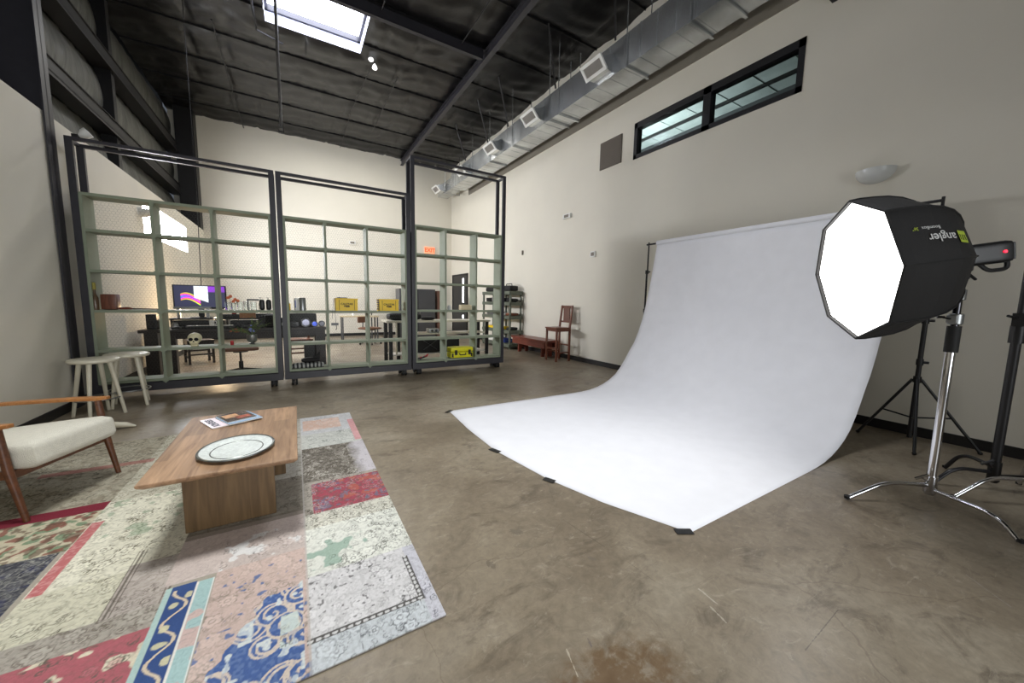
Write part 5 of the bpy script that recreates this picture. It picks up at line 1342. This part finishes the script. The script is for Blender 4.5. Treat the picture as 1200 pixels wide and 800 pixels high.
# tray
t = thing('serving_tray', 'oval engraved silver tray on the coffee table', 'tray', (-.305, 2.50, TZ+.001))
c = (-.315, 2.505, TZ+.001)
Mt = Matrix.Rotation(0, 4, 'Z')
MB().lathe([(0, 0), (.128, 0), (.142, .008), (.172, .014), (.176, .016), (.172, .019), (.142, .013), (.126, .005), (0, .005)], c, 64, sx=1, sy=1.12).build('tray_dish', mat('pale engraved silver', (205, 210, 206), .42, metal=.0, var=.14, vscale=60, bump=.3, bscale=90), t, smooth=True)
MB().lathe([(.168, .0155), (.177, .0135), (.181, .017), (.177, .0215), (.168, .0195)], c, 64, sx=1, sy=1.12, cap=False).build('rolled_rim', mat('tarnished silver', (110, 112, 108), .35, metal=.8, var=.4, vscale=30), t, smooth=True)
MB().lathe([(.118, .0052), (.121, .0075), (.124, .0052)], c, 64, sx=1, sy=1.12, cap=False).build('engraved_ring', bpy.data.materials['tarnished silver'], t, smooth=True)
# magazines
def mag(cx_, cy_, z, a, w, l, th, label, m, cover=None):
    t = thing('magazine', label, 'magazine', (cx_, cy_, z), a, 'magazines on the coffee table')
    MB().box(-w/2, w/2, -l/2, l/2, 0, th).build('pages', m_white, t, world=False)
    MB().box(-w/2-.001, w/2+.001, -l/2-.001, l/2+.001, th, th+.001).build('cover', m, t, world=False)
    if cover: cover(t, th+.001, w, l)
    return t
m_pink = mat('pink white cover', (236, 222, 230), .25); m_bluec = mat('pale blue cover', (150, 176, 206), .25, var=.1); m_cov = mat('dark photo cover', (58, 44, 42), .2, var=.5, vscale=14)
m_mast = mat('masthead print', (60, 62, 76), .5)
mz = TZ+.001
ang = .42
A = mag(-.46, 3.13, mz, ang, .195, .25, .006, 'white magazine with dark masthead, lowest of the pile', m_pink)
Mx = Matrix.Translation((-.46, 3.13, mz+.0075)) @ Matrix.Rotation(ang, 4, 'Z') @ Matrix.Translation((-.066, 0, 0)) @ Matrix.Rotation(-PI/2, 4, 'Z')
text('lettering', 'SERENDI', .052, m_mast, Mx, A, extrude=.0003, bold=.002)
mag(-.375, 3.15, mz+.0072, ang+.03, .20, .25, .006, 'pale blue magazine in the middle of pile', m_bluec)
def photo_cover(t, z, w, l):
    MB().box(-w*.42, w*.1, -l*.1, l*.34, z, z+.0006).build('cover_photo', mat('warm cover photo', (196, 150, 110), .25, var=.4, vscale=20), t, world=False)
    MB().box(-w*.1, w*.4, -l*.36, -l*.02, z, z+.0006).build('cover_photo', mat('red brown cover photo', (150, 70, 52), .25, var=.4, vscale=24), t, world=False)
mag(-.39, 3.165, mz+.0144, ang+.02, .17, .215, .006, 'dark photo covered magazine on top of the pile', m_cov, photo_cover)

# ------------------------------------------------------------------ lounge armchair, cut by the left edge of the photo
AO = Vector((-1.285, 3.35, RZ)); fdir = Vector((.94, -.336, 0)); aang = math.atan2(fdir.y, fdir.x)
t = thing('lounge_armchair', 'wooden lounge armchair with cream boucle cushions, at left edge', 'armchair', tuple(AO), aang)
# local: +x = forward, +y = the chair's left (farther from camera)
for s in (-1, 1):
    y = s*.30
    MB().tube([(.0+.035, y, 0), (-.02, y*1.0, .30), (-.045, y, .545)], [.014, .021, .019], 12).build('front_leg', m_walnut, t, world=False, smooth=True)
    MB().tube([(-.74, y, 0), (-.66, y, .28), (-.66, y, .50)], [.014, .02, .017], 12).build('rear_leg', m_walnut, t, world=False, smooth=True)
    # armrest: flat tapering paddle
    P = [(.02, .018), (-.04, .032), (-.2, .034), (-.45, .028), (-.72, .022)]
    b = MB(); vs = []
    for (x, w) in P:
        zt_ = .565-.03*max(0, -x-.25)/.5
        if x > 0: zt_ += .006
        vs += [Vector((x, y-w, zt_)), Vector((x, y+w, zt_)), Vector((x, y+w, zt_-.022)), Vector((x, y-w, zt_-.022))]
    fs = [(0,1,2,3), tuple(4*(len(P)-1)+i for i in (3,2,1,0))]
    for i in range(len(P)-1):
        for k in range(4): fs.append((4*i+k, 4*i+(k+1)%4, 4*(i+1)+(k+1)%4, 4*(i+1)+k))
    b._add(vs, fs); b.build('armrest', m_oak, t, world=False, bevel=.005)
    MB().bar((-.02, y*.94, .275), (-.68, y*.94, .20), .022, .05).build('side_rail', m_walnut, t, world=False, bevel=.004)
MB().bar((-.025, -.28, .27), (-.025, .28, .27), .024, .05).build('front_rail', m_walnut, t, world=False, bevel=.004)
Ms = Matrix.Translation((.04, 0, .375)) @ Matrix.Rotation(-.12, 4, 'Y')
MB().cushion(-.66, .045, -.272, .272, -.085, .072, Ms, r=.045, puff=.02, n=12).build('seat_cushion', m_boucle, t, world=False, smooth=True)
Mb = Matrix.Translation((-.60, 0, .36)) @ Matrix.Rotation(-.38, 4, 'Y')
MB().cushion(-.12, .0, -.268, .268, .02, .48, Mb, r=.045, puff=0, n=12).build('back_cushion', m_boucle, t, world=False, smooth=True)
for s in (-1, 1): MB().tube([Mb @ Vector((-.15, s*.25, -.05)), Mb @ Vector((-.15, s*.25, .47))], .016, 8).build('back_frame', m_walnut, t, world=False, smooth=True)
# white curved tapering piece on the floor behind the chair
b = MB(); b.tube([(-1.95, 4.98, .03), (-1.75, 4.95, .045), (-1.58, 4.88, .05), (-1.46, 4.87, .035), (-1.40, 4.88, .012)], [.03, .034, .034, .024, .008], 14)
tag(b.build('animal_horn', m_cream, smooth=True), 'white curved horn lying on the floor behind the armchair', 'horn')

# ------------------------------------------------------------------ light
def area(name, loc, rot, sx, sy, e, col=(1,1,1), spread=None):
    l = bpy.data.lights.new(name, 'AREA'); l.shape = 'RECTANGLE'; l.size = sx; l.size_y = sy; l.energy = e; l.color = col
    if spread: l.spread = spread
    o = bpy.data.objects.new(name, l); o.location = loc; o.rotation_euler = rot; C.objects.link(o); return o
area('added_front_fill', (1.0, YF-.05, 1.7), (PI/2, 0, 0), 3.6, 3.0, 78, (.95, .98, 1), math.radians(95))     # fill lamp added in the unseen opening behind the camera
area('added_overhead_key', (-.4, 2.4, 6.7), (0, 0, 0), 1.4, 1.0, 52, (.96, .98, .96), math.radians(70))  # unseen key lamp added to steer the table shadow and light the rug
area('added_overhead_key', (2.7, 2.2, 6.7), (0, 0, 0), 1.2, 1.0, 30, (.93, .96, 1), math.radians(74))   # unseen key lamp added for the paper backdrop
area('next_room_light', (XR+1.6, 6.6, 4.2), (PI, 0, 0), 2.0, 1.6, 150, (.92, .97, 1))
area('added_office_fill', (1.5, 11.2, 6.2), (0, 0, 0), 3.5, 1.2, 125, (1, .98, .93))  # lamp without a fixture, added to brighten the back and far right walls
w_ = bpy.data.lights.new('desk_glow', 'POINT'); w_.energy = 34; w_.color = (1, .72, .42); w_.shadow_soft_size = .08
o = bpy.data.objects.new('desk_glow', w_); o.location = (-1.35, 9.4, 1.0); C.objects.link(o)

wd = bpy.data.worlds.new('world'); S.world = wd; wd.use_nodes = True
bg = wd.node_tree.nodes['Background']; bg.inputs[0].default_value = (.75, .85, 1, 1); bg.inputs[1].default_value = .12
S.view_settings.view_transform = 'Standard'; S.view_settings.look = 'None'; S.view_settings.gamma = 1; S.view_settings.exposure = 0
S.view_settings.use_curve_mapping = False
